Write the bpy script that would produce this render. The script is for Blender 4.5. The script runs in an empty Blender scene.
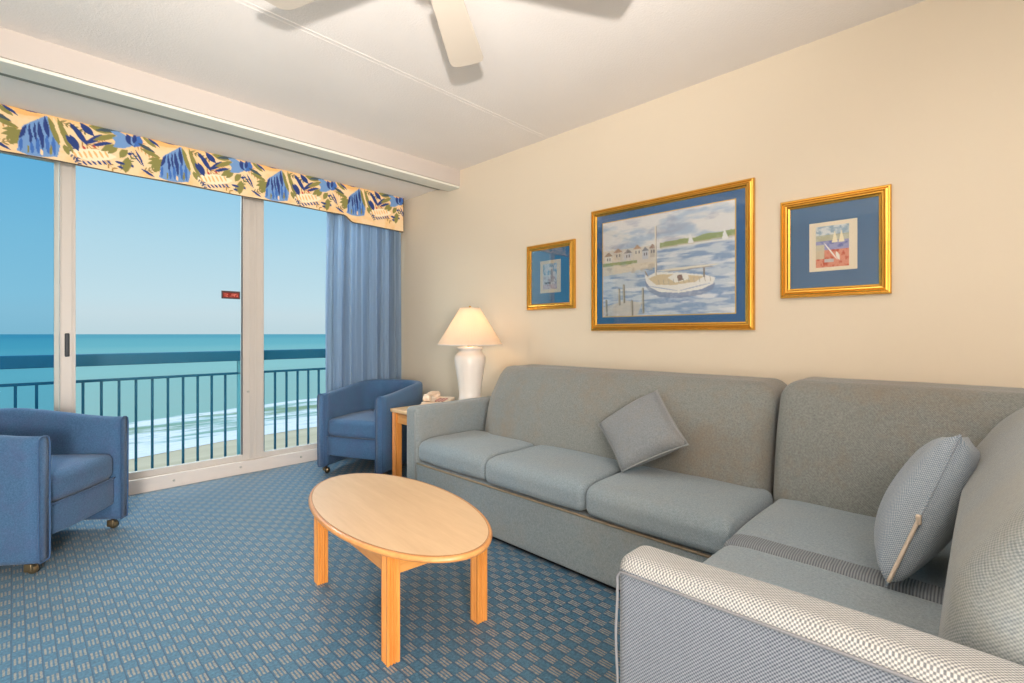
import bpy, bmesh, math, random
import numpy as np
from mathutils import Vector, Matrix
random.seed(7); rng=np.random.RandomState(5)
PI=math.pi
scene=bpy.context.scene
COL=scene.collection
# ---------------------------------------------------------------- materials
def s2l(c):
    return tuple(((x/255.)/12.92 if x/255.<=.04045 else ((x/255.+.055)/1.055)**2.4) for x in c)
def s2l_np(a):
    a=np.clip(a/255.,0,1); return np.where(a<=.04045,a/12.92,((a+.055)/1.055)**2.4)
class NT:
    def __init__(s,m): s.t=m.node_tree; s.n=s.t.nodes; s.l=s.t.links
    def add(s,ty,**k):
        n=s.n.new(ty)
        for a,b in k.items():
            if a=='ins':
                for i,v in b.items(): s.put(n,i,v)
            else: setattr(n,a,b)
        return n
    def put(s,n,i,v):
        if isinstance(v,bpy.types.NodeSocket): s.l.new(v,n.inputs[i])
        else: n.inputs[i].default_value=v
    def math(s,op,a,b=0,c=0,clamp=False):
        n=s.n.new('ShaderNodeMath'); n.operation=op; n.use_clamp=clamp
        s.put(n,0,a); s.put(n,1,b); s.put(n,2,c); return n.outputs[0]
    def mix(s,f,a,b):
        n=s.n.new('ShaderNodeMix'); n.data_type='RGBA'
        for i,v in ((0,f),(6,a),(7,b)):
            if isinstance(v,tuple) and len(v)==3: v=v+(1,)
            s.put(n,i,v)
        return n.outputs[2]
    def ramp(s,f,stops,interp='LINEAR'):
        n=s.n.new('ShaderNodeValToRGB'); n.color_ramp.interpolation=interp
        e=n.color_ramp.elements
        while len(e)<len(stops): e.new(.5)
        for k,(p,c) in enumerate(stops):
            e[k].position=p; e[k].color=c if len(c)==4 else tuple(c)+(1,)
        s.put(n,0,f); return n.outputs[0]
def newmat(name):
    m=bpy.data.materials.new(name); m.use_nodes=True
    t=NT(m); b=t.n['Principled BSDF']; return m,t,b
def objco(t,scale=None):
    tc=t.add('ShaderNodeTexCoord'); o=tc.outputs['Object']
    if scale:
        mp=t.add('ShaderNodeMapping'); t.l.new(o,mp.inputs[0]); mp.inputs['Scale'].default_value=scale; o=mp.outputs[0]
    return o
def noise(t,co,scale,detail=3,rough=.5):
    n=t.add('ShaderNodeTexNoise'); n.inputs['Scale'].default_value=scale; n.inputs['Detail'].default_value=detail
    n.inputs['Roughness'].default_value=rough
    t.l.new(co,n.inputs['Vector']); return n.outputs['Fac']
def bump(t,b,h,dist=.002,st=.5):
    n=t.add('ShaderNodeBump'); n.inputs['Strength'].default_value=st; n.inputs['Distance'].default_value=dist
    t.l.new(h,n.inputs['Height']); t.l.new(n.outputs[0],b.inputs['Normal'])
def plain(name,c,rough=.6,metal=0,var=.06,nscale=8,bumpd=0,bscale=200,stretch=None,spec=.5,coat=0):
    m,t,b=newmat(name); co=objco(t,stretch)
    n=noise(t,co,nscale); c=s2l(c)
    lo=tuple(x*(1-var) for x in c); hi=tuple(min(1,x*(1+var)) for x in c)
    t.l.new(t.mix(n,lo,hi),b.inputs['Base Color'])
    b.inputs['Roughness'].default_value=rough; b.inputs['Metallic'].default_value=metal
    b.inputs['Specular IOR Level'].default_value=spec
    b.inputs['Coat Weight'].default_value=coat
    if bumpd: bump(t,b,noise(t,co,bscale,4,.6),bumpd)
    return m
M={}
M['wall']=plain('wall_paint',(223,207,184),.75,var=.02,nscale=2,bumpd=.0006,bscale=180,spec=.2)
M['wallr']=M['wall']
M['ceiling']=plain('ceiling_texture',(236,227,218),.9,var=.03,nscale=3,bumpd=.004,bscale=110,spec=.1)
M['beam']=plain('beam_paint',(196,184,174),.7,var=.02,nscale=3,bumpd=.0008,bscale=150,spec=.2)
M['beamtrim']=plain('beam_trim_paint',(226,222,208),.6,var=.02,spec=.2)
M['greystrip']=plain('grey_strip',(150,150,138),.8,var=.02)
M['soffit']=plain('soffit_paint',(244,236,226),.8,var=.02,nscale=3,bumpd=.0008,bscale=150,spec=.2)
M['white_alu']=plain('white_aluminium',(204,194,184),.4,var=.02,nscale=4)
M['grey_alu']=plain('grey_aluminium',(186,182,172),.4,var=.03,nscale=4)
M['gasket']=plain('black_gasket',(28,40,52),.6)
M['sillw']=plain('sill_paint',(220,208,198),.45,var=.05,nscale=9,stretch=(1,6,6))
M['teal']=plain('teal_rail_paint',(6,88,112),.45,var=.04)
M['teal_lit']=plain('teal_post_lit',(95,165,178),.45,var=.04)  # rail teal lightened, brighter light on the posts put into the colour
M['concrete']=plain('balcony_concrete',(170,170,165),.85,var=.08,bumpd=.001)
M['gold']=plain('gilt_wood',(226,172,78),.27,metal=.9,var=.04,nscale=12)
M['gold2']=plain('gilt_fillet',(236,196,110),.4,metal=.5,var=.06,nscale=30)
M['matblue']=plain('blue_mat_board',(38,104,160),.8,var=.04)
M['matblue_refl']=plain('blue_mat_board_reflection',(78,116,152),.8,var=.04)  # blue mat greyed to put the glass reflection into its colour
M['matteal']=plain('teal_blue_mat_board',(34,120,176),.8,var=.04)
M['paper']=plain('cream_paper',(240,226,200),.8,var=.02)
M['ceramic']=plain('white_ceramic',(226,216,206),.35,var=.02,nscale=20,bumpd=.004,bscale=38,coat=.3)
M['brass']=plain('brass',(190,150,80),.3,metal=.9,var=.05)
M['caster']=plain('caster_metal',(150,128,96),.3,metal=.85,var=.1)
M['rubber']=plain('black_rubber',(25,25,28),.6)
M['fanwhite']=plain('fan_white',(204,190,172),.45,var=.02,nscale=5)
M['phone']=plain('phone_plastic',(238,214,190),.4,var=.02)
M['phonekey']=plain('phone_keys',(190,140,130),.5)
M['darkplastic']=plain('dark_plastic',(40,42,46),.5)
M['zip']=plain('zip_tape',(196,178,158),.6,var=.15,nscale=90)
M['dark_under']=plain('black_dust_cloth',(22,24,28),.9)
M['facade']=plain('facade_render',(225,220,210),.8)
M['chimney_white']=plain('door_paint',(235,228,216),.6)
def wood(name,c1,c2,rough=.38,sc=(1,1,.08),coat=.2,ns=30):
    m,t,b=newmat(name); co=objco(t,sc)
    n=noise(t,co,ns,5,.6); n2=noise(t,co,ns*5,2,.5)
    f=t.math('ADD',t.math('MULTIPLY',n,.7),t.math('MULTIPLY',n2,.3))
    t.l.new(t.ramp(f,[(.3,s2l(c1)),(.7,s2l(c2))]),b.inputs['Base Color'])
    b.inputs['Roughness'].default_value=rough; b.inputs['Coat Weight'].default_value=coat
    return m
M['legwood']=wood('honey_oak_leg',(204,124,50),(230,158,80))
M['apronwood']=wood('honey_oak_apron',(206,132,60),(232,166,92),sc=(.1,.1,1))
M['toplam']=wood('oak_table_surface',(208,170,128),(222,186,144),rough=.42,sc=(1,.08,1),coat=0,ns=24)
M['edgewood']=wood('oak_edge',(198,130,72),(220,156,92),sc=(.5,.5,.5))
M['endtop']=wood('oak_end_top',(222,176,124),(238,198,150),sc=(.1,1,1))
# carpet ---------------------------------------------------------------
def carpet():
    m,t,b=newmat('blue_basketweave_carpet'); co=objco(t)
    sp=t.add('ShaderNodeSeparateXYZ'); 
    nz=t.add('ShaderNodeTexNoise'); nz.inputs['Scale'].default_value=60; t.l.new(co,nz.inputs['Vector'])
    vm=t.add('ShaderNodeVectorMath',operation='MULTIPLY_ADD'); t.l.new(nz.outputs['Color'],vm.inputs[0])
    vm.inputs[1].default_value=(.004,.004,0); t.l.new(co,vm.inputs[2]); t.l.new(vm.outputs[0],sp.inputs[0])
    X=t.math('DIVIDE',sp.outputs[0],.0375); Y=t.math('DIVIDE',sp.outputs[1],.0500)
    fx=t.math('FRACT',X); fy=t.math('FRACT',Y)
    par=t.math('FLOORED_MODULO',t.math('ADD',t.math('FLOOR',X),t.math('FLOOR',Y)),2)
    s3=t.math('FRACT',t.math('MULTIPLY',t.math('SUBTRACT',fx,.08),3.3))
    dash=t.math('MULTIPLY',t.math('GREATER_THAN',s3,.25),t.math('LESS_THAN',s3,.78))
    yend=t.math('MULTIPLY',t.math('GREATER_THAN',fy,.03),t.math('LESS_THAN',fy,.97))
    xend=t.math('MULTIPLY',t.math('GREATER_THAN',fx,.08),t.math('LESS_THAN',fx,.98))
    gold=t.math('MULTIPLY',t.math('MULTIPLY',par,dash),t.math('MULTIPLY',yend,xend))
    n=t.math('MULTIPLY_ADD',noise(t,co,90,3,.8),2.6,-.8,clamp=True); n2=noise(t,co,1.6,3); n3=noise(t,co,45,2)
    gold=t.math('MULTIPLY',gold,t.math('ADD',.55,t.math('MULTIPLY',n3,.6)),clamp=True)
    line=t.math('LESS_THAN',t.math('PINGPONG',X,.5),.05)
    liney=t.math('LESS_THAN',t.math('PINGPONG',t.math('ADD',Y,0),.5),.04)
    alt=t.mix(n,s2l((20,62,88)),s2l((72,118,140)))
    alt2=t.mix(t.math('MULTIPLY',par,.28),alt,s2l((38,76,104)))
    basec=t.mix(t.math('MULTIPLY',line,.75),alt2,s2l((22,44,72)))
    basec=t.mix(t.math('MULTIPLY',liney,.35),basec,s2l((26,54,84)))
    full=t.mix(gold,basec,t.mix(n,s2l((116,104,90)),s2l((176,158,134))))
    full2=t.mix(t.math('MULTIPLY',n2,.12),full,s2l((60,110,140)))
    t.l.new(full2,b.inputs['Base Color'])
    b.inputs['Roughness'].default_value=.55; b.inputs['Sheen Weight'].default_value=.3
    b.inputs['Sheen Roughness'].default_value=.4; b.inputs['Sheen Tint'].default_value=(.75,.9,1,1)
    h=t.math('ADD',t.math('MULTIPLY',n,.5),t.math('MULTIPLY',gold,.5)); bump(t,b,h,.002,.5)
    return m
M['carpet']=carpet()
# tweed ---------------------------------------------------------------
def tweed(name,a,bc,cell,wear=(150,134,108),wamt=.35,blotch=2.2,sheen=.25,wlo=.45,con=.8):
    """basket-weave upholstery: light and dark yarns in a small check"""
    m,t,b=newmat(name); co=objco(t)
    mp=t.add('ShaderNodeMapping'); t.l.new(co,mp.inputs[0]); mp.inputs['Location'].default_value=(.0011,.0013,.0017)
    uv=t.add('ShaderNodeUVMap'); su=t.add('ShaderNodeSeparateXYZ'); t.l.new(uv.outputs[0],su.inputs[0])
    a1=t.math('SINE',t.math('MULTIPLY',su.outputs[0],PI/cell)); a2=t.math('SINE',t.math('MULTIPLY',su.outputs[1],PI/cell))
    ckf=t.math('ADD',.5,t.math('MULTIPLY',t.math('MULTIPLY',a1,a2),.9),clamp=True)
    n=noise(t,co,150,3,.8); w=noise(t,co,blotch,4,.6); w2=noise(t,co,blotch*9,3,.6)
    f=t.math('ADD',t.math('MULTIPLY',ckf,con),t.math('MULTIPLY',t.math('MULTIPLY_ADD',n,2.2,-.6,clamp=True),1-con),clamp=True)
    c=t.mix(f,s2l(a),s2l(bc))
    wf=t.math('MULTIPLY',t.math('SUBTRACT',t.math('ADD',t.math('MULTIPLY',w,.75),t.math('MULTIPLY',w2,.25)),wlo,clamp=True),wamt*5,clamp=True)
    wf=t.math('MINIMUM',wf,.6)
    c=t.mix(wf,c,s2l(wear))
    t.l.new(c,b.inputs['Base Color']); b.inputs['Roughness'].default_value=.9
    b.inputs['Sheen Weight'].default_value=sheen; b.inputs['Specular IOR Level'].default_value=.15
    bump(t,b,f,.0015,.5); return m
M['tweed_back']=tweed('grey_tweed_back',(84,88,86),(158,158,152),.003,(138,118,96),.5,2.8,con=.4)
M['tweed_seat']=tweed('blue_grey_tweed_seat',(92,106,114),(156,166,170),.003,(146,138,124),.2,3,con=.4)
M['tweed_base']=tweed('grey_tweed_base',(88,100,104),(158,164,164),.003,(150,134,112),.3,2,con=.4)
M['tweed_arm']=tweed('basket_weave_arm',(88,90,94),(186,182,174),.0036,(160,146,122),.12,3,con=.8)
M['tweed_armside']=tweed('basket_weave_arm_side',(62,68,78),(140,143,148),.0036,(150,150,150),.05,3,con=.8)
M['tweed_ret']=tweed('basket_weave_return',(96,106,112),(168,170,166),.0032,(156,146,122),.35,3,con=.55)
M['tweed_pillow']=tweed('weave_pillow',(84,104,124),(178,182,184),.0030,(150,150,146),.1,4,con=.75)
M['tweed_cush']=tweed('grey_pillow',(94,100,104),(152,154,156),.003,(140,126,108),.3,5,con=.4)
def ribmat():
    m,t,b=newmat('ribbed_edge_cloth'); uv=t.add('ShaderNodeUVMap'); su=t.add('ShaderNodeSeparateXYZ'); t.l.new(uv.outputs[0],su.inputs[0])
    f=t.math('MULTIPLY_ADD',t.math('SINE',t.math('MULTIPLY',su.outputs[1],2*PI/.007)),.5,.5)
    t.l.new(t.mix(f,s2l((92,96,102)),s2l((140,144,146))),b.inputs['Base Color']); b.inputs['Roughness'].default_value=.9
    bump(t,b,f,.002,.6); return m
M['rib']=ribmat()
M['piping']=plain('piping_cord',(116,115,116),.8,var=.1,nscale=200)
M['pipinggrey']=plain('grey_piping_cord',(140,142,140),.8,var=.1,nscale=200)
M['chairblue']=tweed('blue_chair_tweed',(40,72,108),(86,120,152),.0022,(84,84,122),.3,10,.2,con=.3)
M['chairbluedk']=tweed('blue_chair_piping',(40,70,106),(72,104,140),.0022,(96,100,132),.1,9,.2,con=.5)
def curtainmat():
    m,t,b=newmat('blue_curtain_cloth'); co=objco(t)
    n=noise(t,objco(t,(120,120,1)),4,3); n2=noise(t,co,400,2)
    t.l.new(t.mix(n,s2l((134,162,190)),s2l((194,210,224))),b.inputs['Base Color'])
    b.inputs['Roughness'].default_value=.85; b.inputs['Sheen Weight'].default_value=.3
    bump(t,b,n2,.0006,.4); return m
M['curtain']=curtainmat()
def vcol(name,rough=.85,coat=0,fine=0):
    m,t,b=newmat(name); a=t.add('ShaderNodeAttribute',attribute_name='Col')
    t.l.new(a.outputs['Color'],b.inputs['Base Color']); b.inputs['Roughness'].default_value=rough
    b.inputs['Specular IOR Level'].default_value=.2
    if fine: bump(t,b,noise(t,objco(t),fine,2),.0008,.4)
    return m
M['print']=vcol('printed_watercolour')
M['valprint']=vcol('printed_tropical_cotton',.8,fine=500)
M['signprint']=vcol('printed_sticker')
def glass(name,tint,refl=.9,rough=0.0):
    m,t,b=newmat(name); t.n.remove(b)
    tr=t.add('ShaderNodeBsdfTransparent'); tr.inputs[0].default_value=tint+(1,)
    gl=t.add('ShaderNodeBsdfGlossy'); gl.inputs['Roughness'].default_value=rough
    fr=t.add('ShaderNodeFresnel'); fr.inputs['IOR'].default_value=1.45
    f=t.math('MULTIPLY',fr.outputs[0],refl,clamp=True)
    mx=t.add('ShaderNodeMixShader'); t.l.new(f,mx.inputs[0]); t.l.new(tr.outputs[0],mx.inputs[1]); t.l.new(gl.outputs[0],mx.inputs[2])
    t.l.new(mx.outputs[0],t.n['Material Output'].inputs[0]); return m
M['glass']=glass('clear_glass',(.97,.985,.985),.04)
M['glass_tint']=glass('blue_tinted_glass',(.62,.83,.92),.004)
M['picglass']=glass('picture_glass',(.98,.98,.98),1.4,.02)
def shademat():
    m,t,b=newmat('pleated_lamp_shade'); 
    b.inputs['Base Color'].default_value=s2l((246,234,220))+(1,); b.inputs['Roughness'].default_value=.8
    trn=t.add('ShaderNodeBsdfTranslucent'); trn.inputs[0].default_value=s2l((255,226,190))+(1,)
    mx=t.add('ShaderNodeMixShader'); mx.inputs[0].default_value=.27
    t.l.new(b.outputs[0],mx.inputs[1]); t.l.new(trn.outputs[0],mx.inputs[2]); t.l.new(mx.outputs[0],t.n['Material Output'].inputs[0])
    return m
M['shade']=shademat()
def emis(name,c,s):
    m,t,b=newmat(name); b.inputs['Emission Color'].default_value=s2l(c)+(1,); b.inputs['Emission Strength'].default_value=s
    b.inputs['Base Color'].default_value=s2l(c)+(1,); return m
M['bulb']=emis('lit_bulb',(255,226,180),5)
# ---------------------------------------------------------------- mesh helpers
def box_uv(me,uvm=None):
    """cloth grain in metres: each face takes its two in-plane axes"""
    n=len(me.polygons)
    if not n: return
    co=np.empty(len(me.vertices)*3); me.vertices.foreach_get('co',co); co=co.reshape(-1,3)
    nr=np.empty(n*3); me.polygons.foreach_get('normal',nr); nr=nr.reshape(-1,3)
    li=np.empty(len(me.loops),int); me.loops.foreach_get('vertex_index',li)
    lt=np.empty(n,int); me.polygons.foreach_get('loop_total',lt)
    if uvm is not None: co=co@uvm; nr=nr@uvm
    ax=np.repeat(np.argmax(np.abs(nr)*np.array((1,1,1.0)),1),lt)
    P=co[li]; uv=np.where((ax==0)[:,None],P[:,[1,2]],np.where((ax==1)[:,None],P[:,[0,2]],P[:,[0,1]]))
    l=me.uv_layers.new(name='UVMap'); l.data.foreach_set('uv',uv.ravel())
def link(name,bm,mat,parent=None,smooth=True,local=False,uvm=None):
    """local=False: vertices are given in world metres and are moved into the parent's frame (parents at scale 1)"""
    bmesh.ops.recalc_face_normals(bm,faces=bm.faces[:])
    me=bpy.data.meshes.new(name); 
    if parent is not None and not local:
        bmesh.ops.transform(bm,matrix=WM(parent).inverted(),verts=bm.verts[:])
    bm.to_mesh(me); bm.free()
    box_uv(me,uvm)
    if smooth:
        for p in me.polygons: p.use_smooth=True
    mats=mat if isinstance(mat,list) else [mat]
    for q in mats: me.materials.append(q if not isinstance(q,str) else M[q])
    o=bpy.data.objects.new(name,me); COL.objects.link(o)
    if parent is not None: o.parent=parent
    return o
def WM(o):
    m=Matrix.Translation(o.location)@o.rotation_euler.to_matrix().to_4x4()
    return WM(o.parent)@m if o.parent else m
def thing(name,label,cat,loc=(0,0,0),rz=0,group=None):
    o=bpy.data.objects.new(name,None); COL.objects.link(o); o.empty_display_size=.1
    o.location=loc; o.rotation_euler=(0,0,rz); o['label']=label; o['category']=cat
    if group: o['group']=group
    return o
def tag(o,label,cat,group=None):
    o['label']=label; o['category']=cat
    if group: o['group']=group
    return o
def struct(o,label=None):
    o['kind']='structure'
    if label: o['label']=label
    return o
def copy_tree(o,parent=None):
    c=o.copy(); COL.objects.link(c); c.parent=parent
    for ch in list(o.children): copy_tree(ch,c)
    return c
def box(bm,x0,x1,y0,y1,z0,z1,bev=0,seg=1):
    r=bmesh.ops.create_cube(bm,size=1,matrix=Matrix.Translation(((x0+x1)/2,(y0+y1)/2,(z0+z1)/2))@Matrix.Diagonal((x1-x0,y1-y0,z1-z0,1)))
    if bev:
        es=set(e for v in r['verts'] for e in v.link_edges)
        bmesh.ops.bevel(bm,geom=list(es),offset=bev,segments=seg,affect='EDGES',profile=.5)
    return r['verts']
def B(x0,x1,y0,y1,z0,z1,bev=0,seg=1):
    bm=bmesh.new(); box(bm,x0,x1,y0,y1,z0,z1,bev,seg); return bm
def rbox(bm,x0,x1,y0,y1,z0,z1,r,seg=3,mid=8,fn=None,mat4=None):
    c=((x0+x1)/2,(y0+y1)/2,(z0+z1)/2); h=((x1-x0)/2,(y1-y0)/2,(z1-z0)/2)
    r=min(r,min(h)*.999)
    ax=[]
    for a in range(3):
        inn=h[a]-r
        L=[-inn-r*math.tan(PI/4*(seg-i)/seg) for i in range(seg)]
        m=mid if isinstance(mid,int) else mid[a]
        L+=[-inn+2*inn*i/m for i in range(m+1)]
        L+=[inn+r*math.tan(PI/4*(i+1)/seg) for i in range(seg)]
        ax.append(L)
    N=[len(L) for L in ax]; V={}
    def vert(i,j,k):
        key=(i,j,k)
        if key in V: return V[key]
        p=[ax[0][i],ax[1][j],ax[2][k]]
        q=[max(-(h[a]-r),min(h[a]-r,p[a])) for a in range(3)]
        d=Vector([p[a]-q[a] for a in range(3)])
        if d.length>1e-9: d=d.normalized()*r
        P=Vector([c[a]+q[a]+d[a] for a in range(3)])
        if fn: P=Vector(fn(P,Vector((P[0]-c[0],P[1]-c[1],P[2]-c[2]))))
        if mat4: P=mat4@P
        V[key]=bm.verts.new(P); return V[key]
    def quad(a,b,c_,d):
        try: bm.faces.new((a,b,c_,d))
        except ValueError: pass
    for i in range(N[0]-1):
        for j in range(N[1]-1):
            for k in (0,N[2]-1): quad(vert(i,j,k),vert(i+1,j,k),vert(i+1,j+1,k),vert(i,j+1,k))
    for i in range(N[0]-1):
        for k in range(N[2]-1):
            for j in (0,N[1]-1): quad(vert(i,j,k),vert(i+1,j,k),vert(i+1,j,k+1),vert(i,j,k+1))
    for j in range(N[1]-1):
        for k in range(N[2]-1):
            for i in (0,N[0]-1): quad(vert(i,j,k),vert(i,j+1,k),vert(i,j+1,k+1),vert(i,j,k+1))
    return bm
def RB(*a,**k):
    return rbox(bmesh.new(),*a,**k)
def tube(bm,pts,r,n=8,closed=False,caps=True):
    pts=[Vector(p) for p in pts]; rings=[]; L=len(pts)
    up=None
    for i,p in enumerate(pts):
        a=pts[(i-1)%L] if (closed or i>0) else p
        b=pts[(i+1)%L] if (closed or i<L-1) else p
        d=(b-a); d=d.normalized() if d.length>1e-9 else Vector((0,0,1))
        if up is None:
            up=Vector((0,0,1)) if abs(d.z)<.9 else Vector((1,0,0))
        s=d.cross(up); 
        if s.length<1e-6: s=d.cross(Vector((0,1,0)))
        s.normalize(); u=s.cross(d).normalized(); up=u
        rr=r(i/(L-1)) if callable(r) else r
        rings.append([bm.verts.new(p+(s*math.cos(2*PI*k/n)+u*math.sin(2*PI*k/n))*rr) for k in range(n)])
    rng_=range(L) if closed else range(L-1)
    for i in rng_:
        A=rings[i];Bq=rings[(i+1)%L]
        for k in range(n): bm.faces.new((A[k],A[(k+1)%n],Bq[(k+1)%n],Bq[k]))
    if caps and not closed:
        bm.faces.new(rings[0]); bm.faces.new(rings[-1])
    return bm
def lathe(bm,prof,cx,cy,n=32,fn=None,cap=True):
    rings=[]
    for (r,z) in prof:
        ring=[]
        for k in range(n):
            a=2*PI*k/n; rr=r*(fn(a,z) if fn else 1)
            ring.append(bm.verts.new((cx+rr*math.cos(a),cy+rr*math.sin(a),z)))
        rings.append(ring)
    for A,Bq in zip(rings,rings[1:]):
        for k in range(n): bm.faces.new((A[k],A[(k+1)%n],Bq[(k+1)%n],Bq[k]))
    if cap: bm.faces.new(rings[0]); bm.faces.new(rings[-1])
    return bm
def grid_sheet(bm,P):
    """P: 2-D list of points"""
    V=[[bm.verts.new(p) for p in row] for row in P]
    for i in range(len(V)-1):
        for j in range(len(V[0])-1): bm.faces.new((V[i][j],V[i][j+1],V[i+1][j+1],V[i+1][j]))
    return V
def prism(bm,poly,z0,z1,axis='z'):
    def P(a,b,c): return {'z':(a,b,c),'y':(a,c,b),'x':(c,a,b)}[axis]
    A=[bm.verts.new(P(a,b,z0)) for a,b in poly]; Bq=[bm.verts.new(P(a,b,z1)) for a,b in poly]
    n=len(poly)
    for k in range(n): bm.faces.new((A[k],A[(k+1)%n],Bq[(k+1)%n],Bq[k]))
    bm.faces.new(A); bm.faces.new(Bq)
    return bm
# ---------------------------------------------------------------- room shell
WX=2.75; CZ=2.56; LX=-1.7; RY=-2.7; WY=4.262
struct(link('floor',B(LX-.1,WX+.1,RY-.1,WY+.12,-.1,0),'carpet',smooth=False))
struct(link('ceiling',B(LX-.1,WX+.1,RY-.1,WY+.3,CZ,CZ+.12),'ceiling',smooth=False))
struct(link('wall_right',B(WX,WX+.1,RY,WY+.3,0,CZ),'wall',smooth=False))
struct(link('wall_left',B(LX-.1,LX,RY,WY+.3,0,CZ),'wall',smooth=False))
struct(link('wall_rear',B(LX,WX,RY-.1,RY,0,CZ),'wall',smooth=False))
# window wall: header over the doors and jamb piers
bm=B(LX,WX,WY+.01,WY+.2,2.30,CZ); box(bm,2.62,WX,WY+.01,WY+.2,0,2.30)
struct(link('wall_front',bm,'wall',smooth=False))
# ceiling seam: a raised double tape line
bm=bmesh.new()
box(bm,LX,WX,2.290,2.296,CZ-.0012,CZ+.002); box(bm,LX,WX,2.318,2.321,CZ-.0008,CZ+.002)
struct(link('trim_1',bm,'ceiling',smooth=False),'raised seam line across the ceiling')
# beam with stepped lower edge, grey strip and soffit
struct(link('beam',B(LX,WX,3.31,3.47,2.423,CZ),'beam',smooth=False),'white dropped beam across the ceiling')
struct(link('trim_2',B(LX,WX,3.318,3.47,2.405,2.4225,.002),'beamtrim',smooth=False),'greyish strip under the ceiling beam')
struct(link('trim_3',B(LX,WX,3.56,3.625,2.450,2.4605),'greystrip',smooth=False),'grey strip between beam and soffit')  # plain grey strip, darker than the soffit around it
struct(link('soffit',B(LX,WX,3.47,WY+.01,2.46,CZ),'soffit',smooth=False),'lowered soffit above the sliding doors')
bm=B(WX-.012,WX,RY,WY,0,.09,.003); struct(link('baseboard_right',bm,'white_alu',smooth=False))
struct(link('baseboard_left',B(LX,LX+.012,RY,WY,0,.09,.003),'white_alu',smooth=False))
# door curb
bm=B(LX,2.64,WY-.006,WY+.21,-.02,.100,.004)
curb=struct(link('trim_4',bm,'sillw',smooth=False),'white raised threshold below the sliding doors')
for x,z in ((.827,.049),(1.272,.057),(1.75,.052),(.36,.05)):
    bm=bmesh.new(); bmesh.ops.create_cone(bm,cap_ends=True,segments=14,radius1=.009,radius2=.007,depth=.008,matrix=Matrix.Translation((x,WY-.010,z))@Matrix.Rotation(PI/2,4,'X'))
    link('bolt',bm,'grey_alu',curb)
# carpet frayed edge against the curb
# ---------------------------------------------------------------- sliding doors
DY=WY+.02
def frame_rect(bm,x0,x1,z0,z1,y0,y1,sl,sr,st,sb):
    box(bm,x0,x0+sl,y0,y1,z0,z1,.002); box(bm,x1-sr,x1,y0,y1,z0,z1,.002)
    box(bm,x0+sl,x1-sr,y0,y1,z0,z0+sb,.002); box(bm,x0+sl,x1-sr,y0,y1,z1-st,z1,.002)
    return bm
def sliding(name,x0,x1,y0,y1,sl,sr,mat,gmat,lab,gl=.148,gt=2.235):
    bm=frame_rect(bmesh.new(),x0,x1,.10,2.30,y0,y1,sl,sr,2.30-gt,gl-.10)
    d=struct(link(name,bm,mat,smooth=False),lab)
    ym=(y0+y1)/2
    link('glass_pane',B(x0+sl-.004,x1-sr+.004,ym-.002,ym+.002,gl-.004,gt+.004),gmat,d,smooth=False)
    return d
d1=sliding('door_1',-1.45,.214,DY+.045,DY+.075,.06,.024,'grey_alu','glass_tint','fixed glass door panel at the far left with blue tinted glass')
d2=sliding('door_2',.214,1.372,DY,DY+.035,.078,.083,'white_alu','glass','middle sliding glass door with dark pull handle')
d3=sliding('door_3',1.373,2.62,DY+.002,DY+.036,.083,.07,'white_alu','glass','right glass door panel partly behind the curtain',gl=.142)
link('door_handle',RB(.238,.262,DY-.010,DY+.004,.972,1.125,.006,2,3),'darkplastic',d2)
bm=bmesh.new(); bmesh.ops.create_cone(bm,cap_ends=True,segments=16,radius1=.010,radius2=.008,depth=.012,matrix=Matrix.Translation((1.334,DY-.006,.655))@Matrix.Rotation(PI/2,4,'X'))
link('latch_button',bm,'grey_alu',d2)
bm=B(1.285,1.293,DY-.003,DY+.003,.15,2.235); link('gasket',bm,'gasket',d2,smooth=False)
# raised ridges on the meeting stiles
bm=bmesh.new()
for x in (1.300,1.345): box(bm,x,x+.010,DY-.006,DY+.001,.105,2.29,.002)
link('stile_ridge',bm,'white_alu',d2,smooth=False)
bm=bmesh.new()
for x in (1.392,1.438): box(bm,x,x+.010,DY-.004,DY+.003,.105,2.29,.002)
link('stile_ridge',bm,'white_alu',d3,smooth=False)
bm=bmesh.new(); box(bm,.272,.280,DY-.005,DY+.001,.105,2.29,.002); box(bm,.216,.222,DY-.005,DY+.001,.105,2.29,.002)
link('stile_ridge',bm,'white_alu',d2,smooth=False)
# small red notice sticker on the middle door (colour pattern only: its lettering is unreadable)
def painted_grid(name,f,org,du,dv,nu,nv,mat,parent,thick=None,local=False):
    """f(U,V)->rgb 0-255 arrays; org + U*du + V*dv"""
    U,V=np.meshgrid((np.arange(nu+1))/nu,(np.arange(nv+1))/nv)
    rgb=s2l_np(f(U,V)); 
    org=np.array(org);du=np.array(du);dv=np.array(dv)
    P=org+U[...,None]*du+V[...,None]*dv
    me=bpy.data.meshes.new(name)
    idx=np.arange((nu+1)*(nv+1)).reshape(nv+1,nu+1)
    F=np.stack([idx[:-1,:-1],idx[1:,:-1],idx[1:,1:],idx[:-1,1:]],-1).reshape(-1,4)
    Pl=P.reshape(-1,3)
    if parent is not None and not local:
        Pl=Pl-np.array(WM(parent).translation)
    me.from_pydata(Pl.tolist(),[],F.tolist())
    a=me.color_attributes.new('Col','FLOAT_COLOR','POINT')
    buf=np.ones((Pl.shape[0],4)); buf[:,:3]=rgb.reshape(-1,3); a.data.foreach_set('color',buf.ravel().astype(np.float32))
    me.materials.append(M[mat]); o=bpy.data.objects.new(name,me); COL.objects.link(o)
    if parent is not None: o.parent=parent
    return o
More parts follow.
